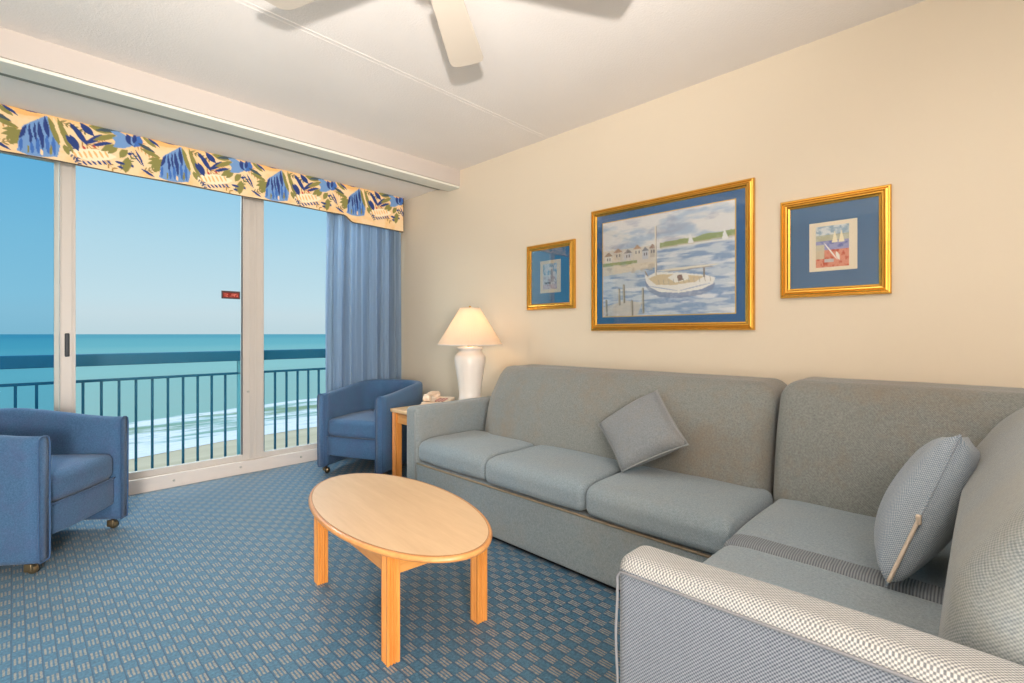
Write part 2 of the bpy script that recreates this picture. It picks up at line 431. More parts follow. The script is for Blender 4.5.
def vnoise(x,y,seed=0):
    r=np.random.RandomState(seed).rand(64,64)
    xi=np.floor(x).astype(int);yi=np.floor(y).astype(int);fx=x-xi;fy=y-yi
    fx=fx*fx*(3-2*fx);fy=fy*fy*(3-2*fy)
    g=lambda a,b:r[a%64,b%64]
    return (g(xi,yi)*(1-fx)+g(xi+1,yi)*fx)*(1-fy)+(g(xi,yi+1)*(1-fx)+g(xi+1,yi+1)*fx)*fy
def fbm(x,y,seed=0,o=4):
    s=0;a=.5
    for i in range(o): s=s+a*vnoise(x*2**i,y*2**i,seed+i); a*=.5
    return s/.94
def lay(img,mask,c,al=1.0):
    m=np.clip(mask,0,1)[...,None]*al
    return img*(1-m)+np.array(c,float)*m
def stroke(img,X,Y,x1,y1,x2,y2,w,c,soft=.15,taper=True,al=1.0):
    dx,dy=x2-x1,y2-y1; L2=dx*dx+dy*dy+1e-12
    t=((X-x1)*dx+(Y-y1)*dy)/L2; tc=np.clip(t,0,1)
    d=np.hypot(X-x1-tc*dx,Y-y1-tc*dy)
    ww=w*(np.sin(PI*np.clip(tc,.02,.98))**.6 if taper else 1)
    return lay(img,(ww-d)/(w*soft+1e-9)+.5,c,al)
def sticker(U,V):
    img=np.zeros(U.shape+(3,))+np.array((96,72,70.))
    img=lay(img,((U>.08)&(U<.94)&(V>.2)&(V<.85)).astype(float),(150,52,44))
    n=fbm(U*22,V*9,3); img=lay(img,((n>.56)&(U>.14)&(U<.9)&(V>.3)&(V<.78)).astype(float),(220,120,104))
    return img
bm=B(1.146,1.279,DY+.0115,DY+.0150,1.399,1.461); st=link('notice_sticker',bm,'darkplastic',d2,smooth=False)
st['label']='small red notice sticker at the door edge'
painted_grid('printed_face',sticker,(1.147,DY+.0112,1.460),(.131,0,0),(0,0,-.060),44,20,'signprint',st)
# ---------------------------------------------------------------- balcony
struct(link('balcony_floor',B(LX-1,4.2,WY+.21,5.5,-.32,-.2),'concrete',smooth=False),'concrete balcony floor slab')
struct(link('balcony_ceiling',B(LX-1,4.2,WY+.3,5.5,2.72,2.86),'facade',smooth=False),'underside slab of the balcony above')
rail=thing('balcony_railing','teal painted metal balcony railing with flat top rail and thin balusters','railing',(1.6,5.5,-.2))
link('top_rail',B(LX-1,4.2,5.47,5.61,.845,.947,.006,2),'teal',rail,smooth=False)
link('lower_rail',B(LX-1,4.2,5.50,5.535,.705,.728,.003),'teal',rail,smooth=False)
link('bottom_rail',B(LX-1,4.2,5.50,5.535,-.20,-.175,.003),'teal',rail,smooth=False)
k=0
for i in range(-8,24):
    x=.663+.1205*i
    if x<.25: x-=.042
    if x<-.95 or x>3.9 or min(abs(x-1.640),abs(x-.31),abs(x-2.97))<.04: continue
    link('baluster',B(x-.0095,x+.0095,5.508,5.527,-.176,.706),'teal',rail,smooth=False)
for x in (-1.02,.31,1.640,2.97):
    link('post',B(x-.022,x+.022,5.50,5.54,-.2,.846,.003),'teal_lit',rail,smooth=False)
# ---------------------------------------------------------------- outside: beach and ocean
HS=13.88
def sandmat():
    m,t,b=newmat('wet_beach_sand'); co=objco(t)
    n=noise(t,objco(t,(.03,.3,1)),1,4); 
    t.l.new(t.ramp(n,[(.3,s2l((206,190,150))),(.7,s2l((228,212,176)))]),b.inputs['Base Color']); b.inputs['Roughness'].default_value=.8
    return m
M['sand']=sandmat()
def seamat():
    m,t,b=newmat('shallow_sea_water'); co=objco(t)
    sp=t.add('ShaderNodeSeparateXYZ'); t.l.new(co,sp.inputs[0])
    nlow=noise(t,objco(t,(.05,.05,1)),1,3)
    # offshore distance: the shore runs mostly along X with a slope
    s=t.math('SUBTRACT',sp.outputs[1],t.math('MULTIPLY',sp.outputs[0],.21))
    s=t.math('ADD',s,t.math('MULTIPLY',t.math('SUBTRACT',nlow,.5),9))
    deep=t.ramp(t.math('DIVIDE',s,3000.,clamp=True),[(0,s2l((152,186,162))),(.04,s2l((160,194,178))),(.08,s2l((154,198,184))),(.25,s2l((108,178,176))),(1,s2l((80,158,166)))])
    wv=noise(t,objco(t,(.01,.12,1)),1,4,.6)
    deep=t.mix(t.math('MULTIPLY',t.math('SUBTRACT',wv,.35),.6,clamp=True),deep,s2l((150,200,190)))
    nf=noise(t,objco(t,(.10,.42,1)),1,6,.72); nf2=noise(t,objco(t,(.5,1.5,1)),1,4,.7); nb=noise(t,objco(t,(.035,.16,1)),1,3,.5)
    def band(c,w):
        d=t.math('ABSOLUTE',t.math('SUBTRACT',s,c)); return t.math('SUBTRACT',1,t.math('DIVIDE',d,w),clamp=True)
    zone=t.math('MULTIPLY',t.math('GREATER_THAN',s,72),t.math('LESS_THAN',s,100))
    tot=t.math('ADD',t.math('MULTIPLY',band(98.5,3.2),.62),t.math('MULTIPLY',band(74,6.5),.62))
    tot=t.math('ADD',tot,t.math('MULTIPLY',band(86,12),.26))
    v_=t.math('ADD',tot,t.math('ADD',t.math('MULTIPLY',t.math('SUBTRACT',nf,.5),2.0),t.math('MULTIPLY',t.math('SUBTRACT',nb,.5),1.2)))
    foam=t.math('MULTIPLY',t.math('SUBTRACT',v_,.02),3.0,clamp=True)
    foam=t.math('MULTIPLY',foam,t.math('ADD',.5,t.math('MULTIPLY',nf2,.9)),clamp=True)
    foam=t.math('MULTIPLY',foam,t.math('LESS_THAN',t.math('ADD',s,t.math('MULTIPLY',nb,3)),102.5))
    murky=t.mix(zone,deep,t.mix(t.math('MULTIPLY_ADD',nb,3,-1,clamp=True),s2l((150,170,130)),s2l((150,200,190))))
    col=t.mix(foam,murky,s2l((250,252,248)))
    t.l.new(col,b.inputs['Base Color']); b.inputs['Roughness'].default_value=.55; b.inputs['Specular IOR Level'].default_value=.05
    bump(t,b,nf,.3,.3)
    return m
M['sea']=seamat()
bm=bmesh.new(); v=[bm.verts.new(p) for p in ((-400,12,-HS-.06),(600,12,-HS-.06),(600,300,-HS-.06),(-400,300,-HS-.06))]; bm.faces.new(v)
struct(link('beach_ground',bm,'sand',smooth=False),'strip of wet sand below the balcony')
bm=bmesh.new()
ys=[0,40,200,1000,4000,30000]
# shoreline follows Y = 70 + .21 X with a gentle wobble; water edge built as a strip mesh
rows=[]
xs=[-300+20*i for i in range(46)]+[2000,8000,30000]
xs=[-30000,-8000,-2000]+xs
for o in (0,60,300,1500,6000,40000):
    rows.append([(x, 70.5+.21*max(-300,min(700,x))+(1.6*math.sin(x*.09)+.9*math.sin(x*.31) if o==0 else 0)+o, -HS) for x in xs])
grid_sheet(bm,rows)
struct(link('ocean',bm,'sea',smooth=False),'turquoise ocean with white breakers')
# ---------------------------------------------------------------- valance
def val_u(px,py,sx,ox,oy):
    # zoomed sketch coordinates -> metres on the valance face
    u=ox+px/sx; v=oy+py/sx
    f=486.;a=math.atan(500/486);t=(u-512)/f
    dx=math.sin(a)+t*math.cos(a);dy=math.cos(a)-t*math.sin(a);d=4.1/dy
    return d*dx,1.12-d*(v-334)/f
NAV=(48,66,124);BLU=(118,154,200);MID=(70,112,182);OLV=(140,134,76);TAN=(240,186,116);CRM=(246,212,166);LCR=(255,232,196);RED=(196,82,70);DGR=(74,88,96)
A=(7.59,70,100); Z=(7.31,0,90)
VS=[]
def vs(S,x1,y1,x2,y2,w,c):
    p=val_u(x1,y1,*S);q=val_u(x2,y2,*S); VS.append((p[0],p[1],q[0],q[1],w/S[0]*.0066*(1.35 if w<30 else 1),c))
for s_ in [(560,270,800,350,14,TAN),(640,330,820,360,10,TAN),(0,120,150,170,14,TAN),(0,400,340,430,44,LCR),
 (5,180,130,330,14,NAV),(80,180,180,270,16,NAV),(0,270,60,380,18,NAV),(130,330,240,265,14,NAV),(170,345,320,325,9,NAV),
 (150,200,340,245,20,OLV),(180,300,350,270,14,OLV),(240,385,350,340,15,OLV),(290,405,360,365,12,OLV),(200,225,420,235,11,DGR),
 (310,235,430,285,14,BLU),(330,290,480,345,28,BLU),(340,340,470,300,24,BLU),(330,350,440,350,14,BLU),
 (430,265,480,350,18,NAV),(525,280,490,355,26,MID),(470,280,480,350,9,BLU),(495,265,485,330,10,NAV),
 (550,280,650,360,10,OLV),(590,290,680,360,7,NAV),(520,330,640,395,10,DGR),(540,370,680,435,12,OLV),(690,310,840,345,6,NAV),
 (590,480,720,460,13,OLV),(640,545,710,470,17,OLV),(380,435,430,380,17,OLV),(420,545,440,440,22,OLV),(440,410,470,405,8,NAV),
 (465,505,485,500,8,NAV),(500,380,560,500,5,NAV),(460,385,545,490,4,NAV),(540,520,640,585,6,NAV),(345,465,415,490,9,NAV),(360,505,405,520,6,NAV),
 (95,345,112,372,6,RED),(175,345,195,362,6,RED),(40,440,58,450,7,NAV)]+[(90+38*k,458,128+38*k,492,5,NAV) for k in range(6)]+[(20+40*k,385,50+40*k,440,5,TAN) for k in range(7)]:
    vs(A,*s_)
SH=[]
for s_ in [(340,200,135,440,30,BLU)]: pass
shell=[val_u(x,y,*Z) for x,y in [(345,183),(165,262),(122,440),(200,470),(300,490),(420,490),(442,410),(375,270)]]
for s_ in [(325,190,352,350,17,NAV),(285,235,312,430,18,NAV),(252,240,262,375,10,NAV),(216,250,226,390,12,NAV),(190,258,146,350,14,NAV),(340,330,355,465,9,MID),(270,350,280,465,9,MID),(232,380,236,460,8,MID),(388,340,400,480,9,MID),(160,350,150,440,8,MID),(300,430,310,480,7,CRM),(205,400,205,460,6,OLV),(375,400,372,480,6,OLV),
  (357,200,432,400,15,OLV),(388,200,470,400,10,CRM),(420,205,530,460,15,OLV),(480,330,570,430,15,NAV),(470,400,500,470,14,OLV),(520,250,640,400,15,NAV),
  (20,280,130,280,12,OLV),(45,360,140,290,16,OLV)]: SH.append(s_)
shells=[]
for s_ in SH:
    p=val_u(s_[0],s_[1],*Z);q=val_u(s_[2],s_[3],*Z); shells.append((p[0],p[1],q[0],q[1],s_[4]/7.31*.0066*(.72 if s_[5]==NAV and s_[0]<345 else 1.1),s_[5]))
REP=.69
VX0,VX1=-1.62,2.685; VT,VB=2.458,2.115
def inpoly(X,Y,poly):
    ins=np.zeros(X.shape,bool); n=len(poly)
    for i in range(n):
        x1,y1=poly[i];x2,y2=poly[(i+1)%n]
        c=((y1>Y)!=(y2>Y))&(X<(x2-x1)*(Y-y1)/(y2-y1+1e-12)+x1); ins^=c
    return ins
def valpaint(X,Zz):
    # X wrapped into one repeat, with neighbours
    img=np.zeros(X.shape+(3,))+np.array(CRM,float)
    n=fbm(X*14,Zz*14,11); img=lay(img,(n-.5)*3,TAN,.55)
    img=lay(img,(Zz-2.40)*20,TAN,.5)
    x=np.mod(X-.05,REP)+.05
    n1=fbm(x*26,Zz*26,41)-.5; n2=fbm(x*26+9,Zz*26+3,43)-.5
    x=x+.010*n1; Zz=Zz+.010*n2
    for off in (-REP,0,REP):
        for (ax_,az,bx_,bz,nl,ll,c) in ((.30,2.36,.47,2.20,8,.050,(176,132,76)),(.56,2.43,.70,2.33,7,.055,(206,150,86)),(.20,2.44,.33,2.40,6,.03,(120,112,66)),(.62,2.22,.74,2.28,6,.035,(150,128,78)),(.42,2.41,.36,2.30,6,.035,(196,140,84)),(.50,2.20,.58,2.33,6,.040,(116,118,72)),(.24,2.30,.30,2.19,6,.035,(60,72,112))):
            dx,dz=bx_-ax_,bz-az; L_=math.hypot(dx,dz); ux,uz=dx/L_,dz/L_
            img=stroke(img,x,Zz,ax_+off,az,bx_+off,bz,.0022,c,.5)
            for k in range(nl):
                t_=(k+.5)/nl; px_,pz=ax_+dx*t_,az+dz*t_
                for sg in (1,-1):
                    l=ll*(1-.5*t_); img=stroke(img,x,Zz,px_+off,pz,px_+off+l*(ux*.7-sg*uz*.7),pz+l*(uz*.7+sg*ux*.7),.0042,c,.4)
    for off in (-REP,0,REP):
        for (x1,y1,x2,y2,w,c) in VS: img=stroke(img,x,Zz,x1+off,y1,x2+off,y2,w,c)
    for off in (-REP,0,REP):
        img=lay(img,inpoly(x-off,Zz,shell).astype(float),BLU)
        for (x1,y1,x2,y2,w,c) in shells: img=stroke(img,x,Zz,x1+off,y1,x2+off,y2,w,c)
    return img
def val_bottom(x):
    s=min(1,max(0,(x-2.06)/.10)); s=s*s*(3-2*s)
    return 2.186-.058*s+.003*math.sin(x*9)
def build_valance():
    nu=1080;nv=84
    xs=np.linspace(VX0,VX1,nu+1)
    zb=np.array([val_bottom(x) for x in xs])
    T=np.linspace(0,1,nv+1)[:,None]
    X=np.repeat(xs[None,:],nv+1,0); Zz=VT*(1-T)+zb[None,:]*T
    rgb=s2l_np(valpaint(X,Zz))
    Yy=4.10+.0035*np.sin(X*23)*T+0*X
    P=np.stack([X,Yy,Zz],-1)
    verts=P.reshape(-1,3).tolist(); cols=rgb.reshape(-1,3).tolist()
    idx=np.arange((nu+1)*(nv+1)).reshape(nv+1,nu+1)
    F=np.stack([idx[:-1,:-1],idx[1:,:-1],idx[1:,1:],idx[:-1,1:]],-1).reshape(-1,4).tolist()
    # back face + rim, giving it a real board's thickness
    n0=len(verts)
    def addv(x,y,z,c): verts.append([x,y,z]); cols.append(c); return len(verts)-1
    bt=[];bb=[]
    for j in range(nu+1):
        bt.append(addv(xs[j],4.116,VT,cols[idx[0,j]])); bb.append(addv(xs[j],4.116,zb[j],cols[idx[nv,j]]))
    for j in range(nu):
        F.append([bt[j+1],bb[j+1],bb[j],bt[j]]); F.append([int(idx[0,j]),int(idx[0,j+1]),bt[j+1],bt[j]]); F.append([int(idx[nv,j+1]),int(idx[nv,j]),bb[j],bb[j+1]])
    # right return back to the wall
    m=20
    rt=[]
    ys_=np.array([4.10+(WY-.004-4.10)*q/m for q in range(1,m+1)])
    rc=s2l_np(valpaint(np.repeat((VX1+ys_-4.1)[None,:],nv+1,0),np.repeat(Zz[:,nu][:,None],m,1)))
    for i in range(nv+1):
        row=[int(idx[i,nu])]
        for q in range(m): row.append(addv(VX1,float(ys_[q]),float(Zz[i,nu]),rc[i,q].tolist()))
        rt.append(row)
    for i in range(nv):
        for q in range(m): F.append([rt[i][q],rt[i+1][q],rt[i+1][q+1],rt[i][q+1]])
    me=bpy.data.meshes.new('valance'); loc=Vector((.55,4.1,VB))
    me.from_pydata([[a-loc.x,b-loc.y,c-loc.z] for a,b,c in verts],[],F)
    at=me.color_attributes.new('Col','FLOAT_COLOR','POINT')
    buf=np.ones((len(verts),4),np.float32); buf[:,:3]=np.array(cols); at.data.foreach_set('color',buf.ravel())
    me.materials.append(M['valprint'])
    o=bpy.data.objects.new('panel',me); COL.objects.link(o)
    r=thing('window_valance','flat fabric valance printed with blue and olive palm leaves above the sliding doors','valance',loc)
    o.parent=r
    # cord trim along bottom and top edges
    bm=bmesh.new(); tube(bm,[(x,4.098,val_bottom(x)-.001) for x in np.linspace(VX0,VX1,160)],.004,6)
    link('cord_trim',bm,'edgecord',r)
    bm=bmesh.new(); tube(bm,[(VX1+.001,4.099,z) for z in np.linspace(val_bottom(VX1),VT,12)],.004,6)
    link('cord_trim',bm,'edgecord',r)
def valpaint_l(x,z):
    return s2l_np(valpaint(np.array([[x]]),np.array([[z]])))[0,0].tolist()
M['edgecord']=plain('olive_navy_cord',(96,84,72),.8,var=.25,nscale=60)
build_valance()
# ---------------------------------------------------------------- curtain
def build_curtain():
    r=thing('curtain','blue gathered curtain hanging at the right end of the sliding doors','curtain',(2.3,4.19,.02))
    nx,nz=320,36; P=[]
    for k in range(nz+1):
        tz=k/nz; z=2.42*(1-tz)+.03*tz; row=[]
        for i in range(nx+1):
            s=i/nx
            x=1.955+.745*s + .012*math.sin(s*40+tz*1.5) + (.03*(s-.5))*tz - .012*(1-s)*math.sin(tz*3)
            amp=.034+.010*tz
            ph=s*2*PI*16+1.1*math.sin(s*9)+.5*math.sin(tz*2.2+s*7)
            y=4.186+amp*math.sin(ph)*(.75+.25*math.sin(s*31))+.006*math.sin(ph*2.3+tz*2)
            row.append((x,y,z))
        P.append(row)
    bm=bmesh.new(); grid_sheet(bm,P)
    g=bmesh.ops.solidify(bm,geom=bm.faces[:],thickness=.0022)
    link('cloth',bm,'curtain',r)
    bm=bmesh.new(); box(bm,1.95,2.70,4.165,4.205,2.425,2.45,.003); link('curtain_track',bm,'white_alu',r,smooth=False)
build_curtain()
# ---------------------------------------------------------------- framed pictures
def ring_frame(bm,y0,y1,z0,z1,prof):
    """prof: (inset, distance off wall). y0>y1 handled; wall at WX, frame towards -X"""
    loops=[]
    for ins,d in prof:
        a,b_,c,e=y0+ins,y1-ins,z0+ins,z1-ins
        x=WX-d
        loops.append([bm.verts.new(p) for p in ((x,a,c),(x,b_,c),(x,b_,e),(x,a,e))])
    for A_,B_ in zip(loops,loops[1:]):
        for k in range(4): bm.faces.new((A_[k],A_[(k+1)%4],B_[(k+1)%4],B_[k]))
    return bm
def picture(label,y0,y1,z0,z1,fw,matname,prints,fillet,paint,nu,nv,card=None):
    yc=(y0+y1)/2
    r=thing('framed_picture',label,'picture',(WX-.002,yc,z0),0,'gilt framed pictures on the wall')
    s=fw/.045
    prof=[(0,.001),(0,.020),(.004*s,.026),(.010*s,.027),(.013*s,.022),(.020*s,.024),(.027*s,.033),(.033*s,.032),(.037*s,.024),(.045*s,.020),(.045*s,.010)]
    link('frame',ring_frame(bmesh.new(),y0,y1,z0,z1,prof),'gold',r,smooth=False)
    link('backing',B(WX-.008,WX-.002,y0+.004,y1-.004,z0+.004,z1-.004),'darkplastic',r,smooth=False)
    link('mat_board',B(WX-.0125,WX-.0085,y0+fw-.004,y1-fw+.004,z0+fw-.004,z1-fw+.004),matname,r,smooth=False)
    a,b_,c,e=fillet
    bm=B(WX-.0145,WX-.0128,a,b_,c,e); link('gold_fillet' if card is None else 'art_card',bm,'gold2' if card is None else card,r,smooth=False)
    py0,py1,pz0,pz1=prints
    painted_grid('art_print',paint,(WX-.0152,py1,pz1),(0,py0-py1,0),(0,0,pz0-pz1),nu,nv,'print',r)
    link('glass_pane',B(WX-.0185,WX-.0165,y0+fw-.003,y1-fw+.003,z0+fw-.003,z1-fw+.003),'picglass',r,smooth=False)
    return r
def harbour(U,V):
    img=np.zeros(U.shape+(3,))+np.array((240,238,236.))
    n=fbm(U*5,V*14,1); n2=fbm(U*9,V*40,2); n3=fbm(U*30,V*30,4)
    sky=(V<.33)
    img=lay(img,np.where(sky,(n-.47)*5,0),(150,182,216),.75); img=lay(img,np.where(sky,(fbm(U*7+3,V*18,8)-.55)*6,0),(150,158,186),.45)
    # distant shore on the right
    sh=.335-.05*(U-.5)
    img=lay(img,((U>.48)&(V>sh-.035-.03*fbm(U*20,U*0,5))&(V<sh)).astype(float),(128,150,70),.85)
    img=lay(img,((U>.48)&(V>sh)&(V<sh+.012)).astype(float),(200,190,150),.8)
    # water
    wat=np.clip((V-.345)*60,0,1)*np.where(U<.46,np.clip((V-.50+.0*U)*30,0,1),1)
    img=lay(img,wat,(196,212,228),.85)
    img=lay(img,wat*(n2-.42)*5,(104,144,196),.8); img=lay(img,wat*(fbm(U*6,V*26,9)-.58)*7,(240,242,246),.9)
    # left village, bank and path
    img=lay(img,((U<.45)&(V>.30)&(V<.50)).astype(float),(226,214,196),.8)
    for x,y,w,h,c,rc in ((.02,.36,.06,.07,(232,230,222),(150,120,100)),(.10,.33,.07,.08,(222,210,190),(176,132,104)),(.19,.35,.06,.07,(216,214,214),(120,112,112)),(.27,.32,.06,.09,(230,222,206),(190,140,100)),(.34,.35,.05,.08,(206,210,218),(110,118,134)),(.40,.33,.045,.09,(200,190,176),(150,110,90))):
        img=lay(img,((U>x)&(U<x+w)&(V>y)&(V<y+h)).astype(float),c)
        img=lay(img,((np.abs(U-x-w/2)<w*.6*(V-y+.045)/.045)&(V>y-.04)&(V<=y)).astype(float),rc,.9)
        for q in (.25,.65): img=lay(img,((U>x+w*q)&(U<x+w*q+.01)&(V>y+.02)&(V<y+.05)).astype(float),(90,90,100))
    img=lay(img,((U<.30)&(V>.43)&(V<.47+.01*np.sin(U*40))).astype(float)*(.5+n3),(120,148,70),.8)
    img=lay(img,((U<.46)&(V>.47)&(V<.56-.1*(U-.1))).astype(float),(236,222,196),.9)
    img=lay(img,((U<.46)&(V>.47)&(V<.56)).astype(float)*(n3-.55)*5,(160,140,110),.6)
    # jetty and pilings
    img=lay(img,inpoly(U,V,[(.0,1),(.0,.90),(.20,.84),(.34,.87),(.30,1)]).astype(float),(216,206,192),.85)
    for x,y0_,y1_ in ((.03,.83,.99),(.145,.72,.88),(.185,.68,.86),(.255,.85,1.),(.345,.73,.97)):
        img=stroke(img,U,V,x,y0_,x+.004,y1_,.009,(116,112,98),.4,False); img=stroke(img,U,V,x-.004,y0_,x-.002,y1_,.003,(196,190,170),.4,False)
    # small sails
    for x in (.70,.93): img=lay(img,inpoly(U,V,[(x-.012,.335),(x+.002,.235),(x+.03,.33)]).astype(float),(250,250,250)); 
    # the moored boat
    hull=[(.36,.585),(.385,.61),(.45,.575),(.62,.60),(.80,.64),(.875,.675),(.86,.73),(.78,.775),(.62,.795),(.48,.775),(.40,.72),(.37,.66)]
    sh_=[(x,y+.05) for x,y in hull]
    img=lay(img,inpoly(U,V,sh_).astype(float),(110,130,172),.75)
    img=lay(img,inpoly(U,V,hull).astype(float),(248,246,240))
    img=lay(img,inpoly(U,V,[(.39,.635),(.46,.60),(.62,.615),(.80,.655),(.74,.70),(.58,.715),(.45,.70)]).astype(float),(222,200,154))
    img=lay(img,inpoly(U,V,[(.54,.64),(.60,.60),(.68,.61),(.70,.67),(.60,.695)]).astype(float),(250,248,240))
    img=lay(img,inpoly(U,V,[(.61,.625),(.645,.62),(.655,.675),(.615,.68)]).astype(float),(120,90,80))
    for k in range(11): img=stroke(img,U,V,.47+.037*k,.66,.475+.037*k,.70,.002,(170,160,140),.4,False)
    img=stroke(img,U,V,.38,.705,.62,.775,.004,(150,170,206),.4); img=stroke(img,U,V,.62,.775,.85,.72,.004,(150,170,206),.4)
    img=stroke(img,U,V,.445,.12,.447,.61,.006,(244,236,216),.3,False); img=stroke(img,U,V,.452,.12,.454,.61,.002,(150,130,110),.3,False)
    img=stroke(img,U,V,.46,.565,.90,.555,.012,(242,232,208),.3); img=stroke(img,U,V,.46,.58,.90,.568,.003,(160,140,120),.3)
    img=stroke(img,U,V,.36,.55,.39,.62,.005,(150,130,110),.3); img=stroke(img,U,V,.80,.58,.80,.66,.005,(120,110,100),.4,False)
    img=lay(img,(n3-.6)*4,(255,255,255),.35)
    return img*.74+np.array((242,240,236.))*.26
def beachart(U,V):
    img=np.zeros(U.shape+(3,))+np.array((224,226,224.)); n=fbm(U*8,V*14,21); n2=fbm(U*12,V*10,22)
    img=lay(img,(V<.25)*(n-.4)*4,(142,170,190),.8); img=lay(img,((V>.22)&(V<.36)).astype(float)*(n+.3),(188,184,150),.9)
    img=lay(img,((V>.36)&(V<.58)).astype(float),(160,160,200),.9); img=lay(img,((V>.36)&(V<.58))*(n-.5)*5,(110,120,180),.8)
    img=lay(img,(V>.58).astype(float),(226,150,124),.95); img=lay(img,(V>.58)*(n2-.5)*6,(198,84,62),.8)
    img=lay(img,((U<.26)&(V>.45)&(V<.8)).astype(float),(214,206,176),.9)
    for x in (.58,.78): img=lay(img,inpoly(U,V,[(x-.09,.42),(x+.0,.12),(x+.09,.42)]).astype(float),(246,234,200))
    img=stroke(img,U,V,.25,.40,.66,.84,.02,(250,246,236),.3); img=stroke(img,U,V,.62,.64,.72,.84,.05,(248,240,226),.4)
    img=lay(img,((U>.26)&(U<.55)&(V>.80)&(V<.88)).astype(float),(200,206,206),.9)
    return img
def lightart(U,V):
    img=np.zeros(U.shape+(3,))+np.array((212,222,232.)); n=fbm(U*8,V*10,31); n2=fbm(U*14,V*14,32)
    img=lay(img,(V<.45)*(n-.42)*5,(110,164,206),.8); img=lay(img,(V>.5)*(n2-.45)*5,(140,130,160),.7)
    img=lay(img,inpoly(U,V,[(.52,.72),(.58,.22),(.68,.22),(.78,.72)]).astype(float),(150,156,176),.7)
    img=lay(img,((V>.72)&(V<.80)&(U>.1)&(U<.6)).astype(float)*(n2+.2),(60,66,86),.85)
    img=lay(img,(V>.82).astype(float)*n,(222,176,186),.7)
    return img
picture('large gilt framed harbour watercolour with white sailboat, centre of the three pictures on the wall',.871,1.907,1.141,1.947,.045,'matblue',(.971,1.815,1.236,1.850),(.965,1.821,1.230,1.856),harbour,230,170)
picture('gilt framed small print of sails over a red shore, rightmost on the wall',.297,.746,1.301,1.789,.045,'matblue_refl',(.455,.590,1.442,1.640),(.423,.618,1.424,1.660),beachart,70,90,'paper')
picture('smallest gilt framed print in bright blue mat, hanging nearest the table lamp',2.048,2.496,1.300,1.784,.044,'matteal',(2.208,2.338,1.448,1.634),(2.174,2.367,1.421,1.658),lightart,60,80,'paper')
# ---------------------------------------------------------------- coffee table
def reeded_leg(cx,cy,s,z0,z1):
    h=s/2; g=.0036; pts=[]
    def side(n):
        out=[(-h,-h)]
        for c in (-h*.45,0,h*.45): out+=[(c-g,-h),(c,-h+g*1.7),(c+g,-h)]
        return out
    for q in range(4):
        a=q*PI/2
        for x,y in side(q): pts.append((cx+x*math.cos(a)-y*math.sin(a),cy+x*math.sin(a)+y*math.cos(a)))
    return prism(bmesh.new(),pts,z0,z1)
def ellring(bm,a,b,z,n=96):
    return [bm.verts.new((b*math.cos(2*PI*k/n),a*math.sin(2*PI*k/n),z)) for k in range(n)]
def bridge(bm,A_,B_):
    n=len(A_)
    for k in range(n): bm.faces.new((A_[k],A_[(k+1)%n],B_[(k+1)%n],B_[k]))
def coffee():
    ROT=-math.radians(5.7)
    r=thing('coffee_table','oval light oak coffee table on four reeded legs in front of the sofa','table',(1.114,1.787,0),ROT)
    a,b=.582,.287; T=.400
    bm=bmesh.new(); R0=ellring(bm,a-.015,b-.015,T); c=bm.faces.new(R0)
    link('tabletop',bm,'toplam',r,smooth=False,local=True)
    bm=bmesh.new(); prof=[(.015,T),(.0138,T-.0016),(.0125,T-.0002),(.007,T-.001),(.003,T-.004),(.0008,T-.008),(.0,T-.011),(.0015,T-.016),(.005,T-.0195),(.010,T-.021)]
    Rs=[ellring(bm,a-o,b-o,z) for o,z in prof]
    for x,y in zip(Rs,Rs[1:]): bridge(bm,x,y)
    bm.faces.new(Rs[-1])
    link('rounded_edge',bm,'edgewood',r,local=True)
    bm=bmesh.new(); A_=ellring(bm,a-.0160,b-.0160,T+.0003); B_=ellring(bm,a-.0142,b-.0142,T+.0003); bridge(bm,A_,B_)
    link('inlay_line',bm,M['inlay'],r,local=True)
    s=.047; hx,hy=.187,.347; ox=.011
    for sx in (-1,1):
        for sy in (-1,1): link('leg',reeded_leg(ox+sx*hx,sy*hy,s,0,T-.021),'legwood',r,smooth=False,local=True)
    t=.010; z0=.296; z1=T-.021
    for sx in (-1,1): link('apron',B(ox+sx*hx-t,ox+sx*hx+t,-hy+s/2,hy-s/2,z0,z1),'apronwood',r,smooth=False,local=True)
    for sy in (-1,1): link('apron',B(ox-hx+s/2,ox+hx-s/2,sy*hy-t,sy*hy+t,z0,z1),'apronwood',r,smooth=False,local=True)
M['inlay']=plain('dark_inlay',(140,92,52),.5)
coffee()
# ---------------------------------------------------------------- end table, lamp, phone
TZ=.555
def endtable():
    x0,x1,y0,y1=2.005,2.66,2.745,3.245
    r=thing('end_table','square light oak end table between the far armchair and the sofa arm','table',((x0+x1)/2,(y0+y1)/2,0))
    link('tabletop',RB(x0,x1,y0,y1,TZ-.028,TZ,.008,2,2),'endtop',r)
    i=.012;s=.052
    for cx in (x0+i+s/2,x1-i-s/2):
        for cy in (y0+i+s/2,y1-i-s/2): link('leg',reeded_leg(cx,cy,s,0,TZ-.028),'legwood',r,smooth=False)
    for (a,b,c,d) in ((x0+i+s,x1-i-s,y0+i+.014,y0+i+.034),(x0+i+s,x1-i-s,y1-i-.034,y1-i-.014),(x0+i+.014,x0+i+.034,y0+i+s,y1-i-s),(x1-i-.034,x1-i-.014,y0+i+s,y1-i-s)):
        link('apron',B(a,b,c,d,TZ-.108,TZ-.028),'apronwood',r,smooth=False)
endtable()
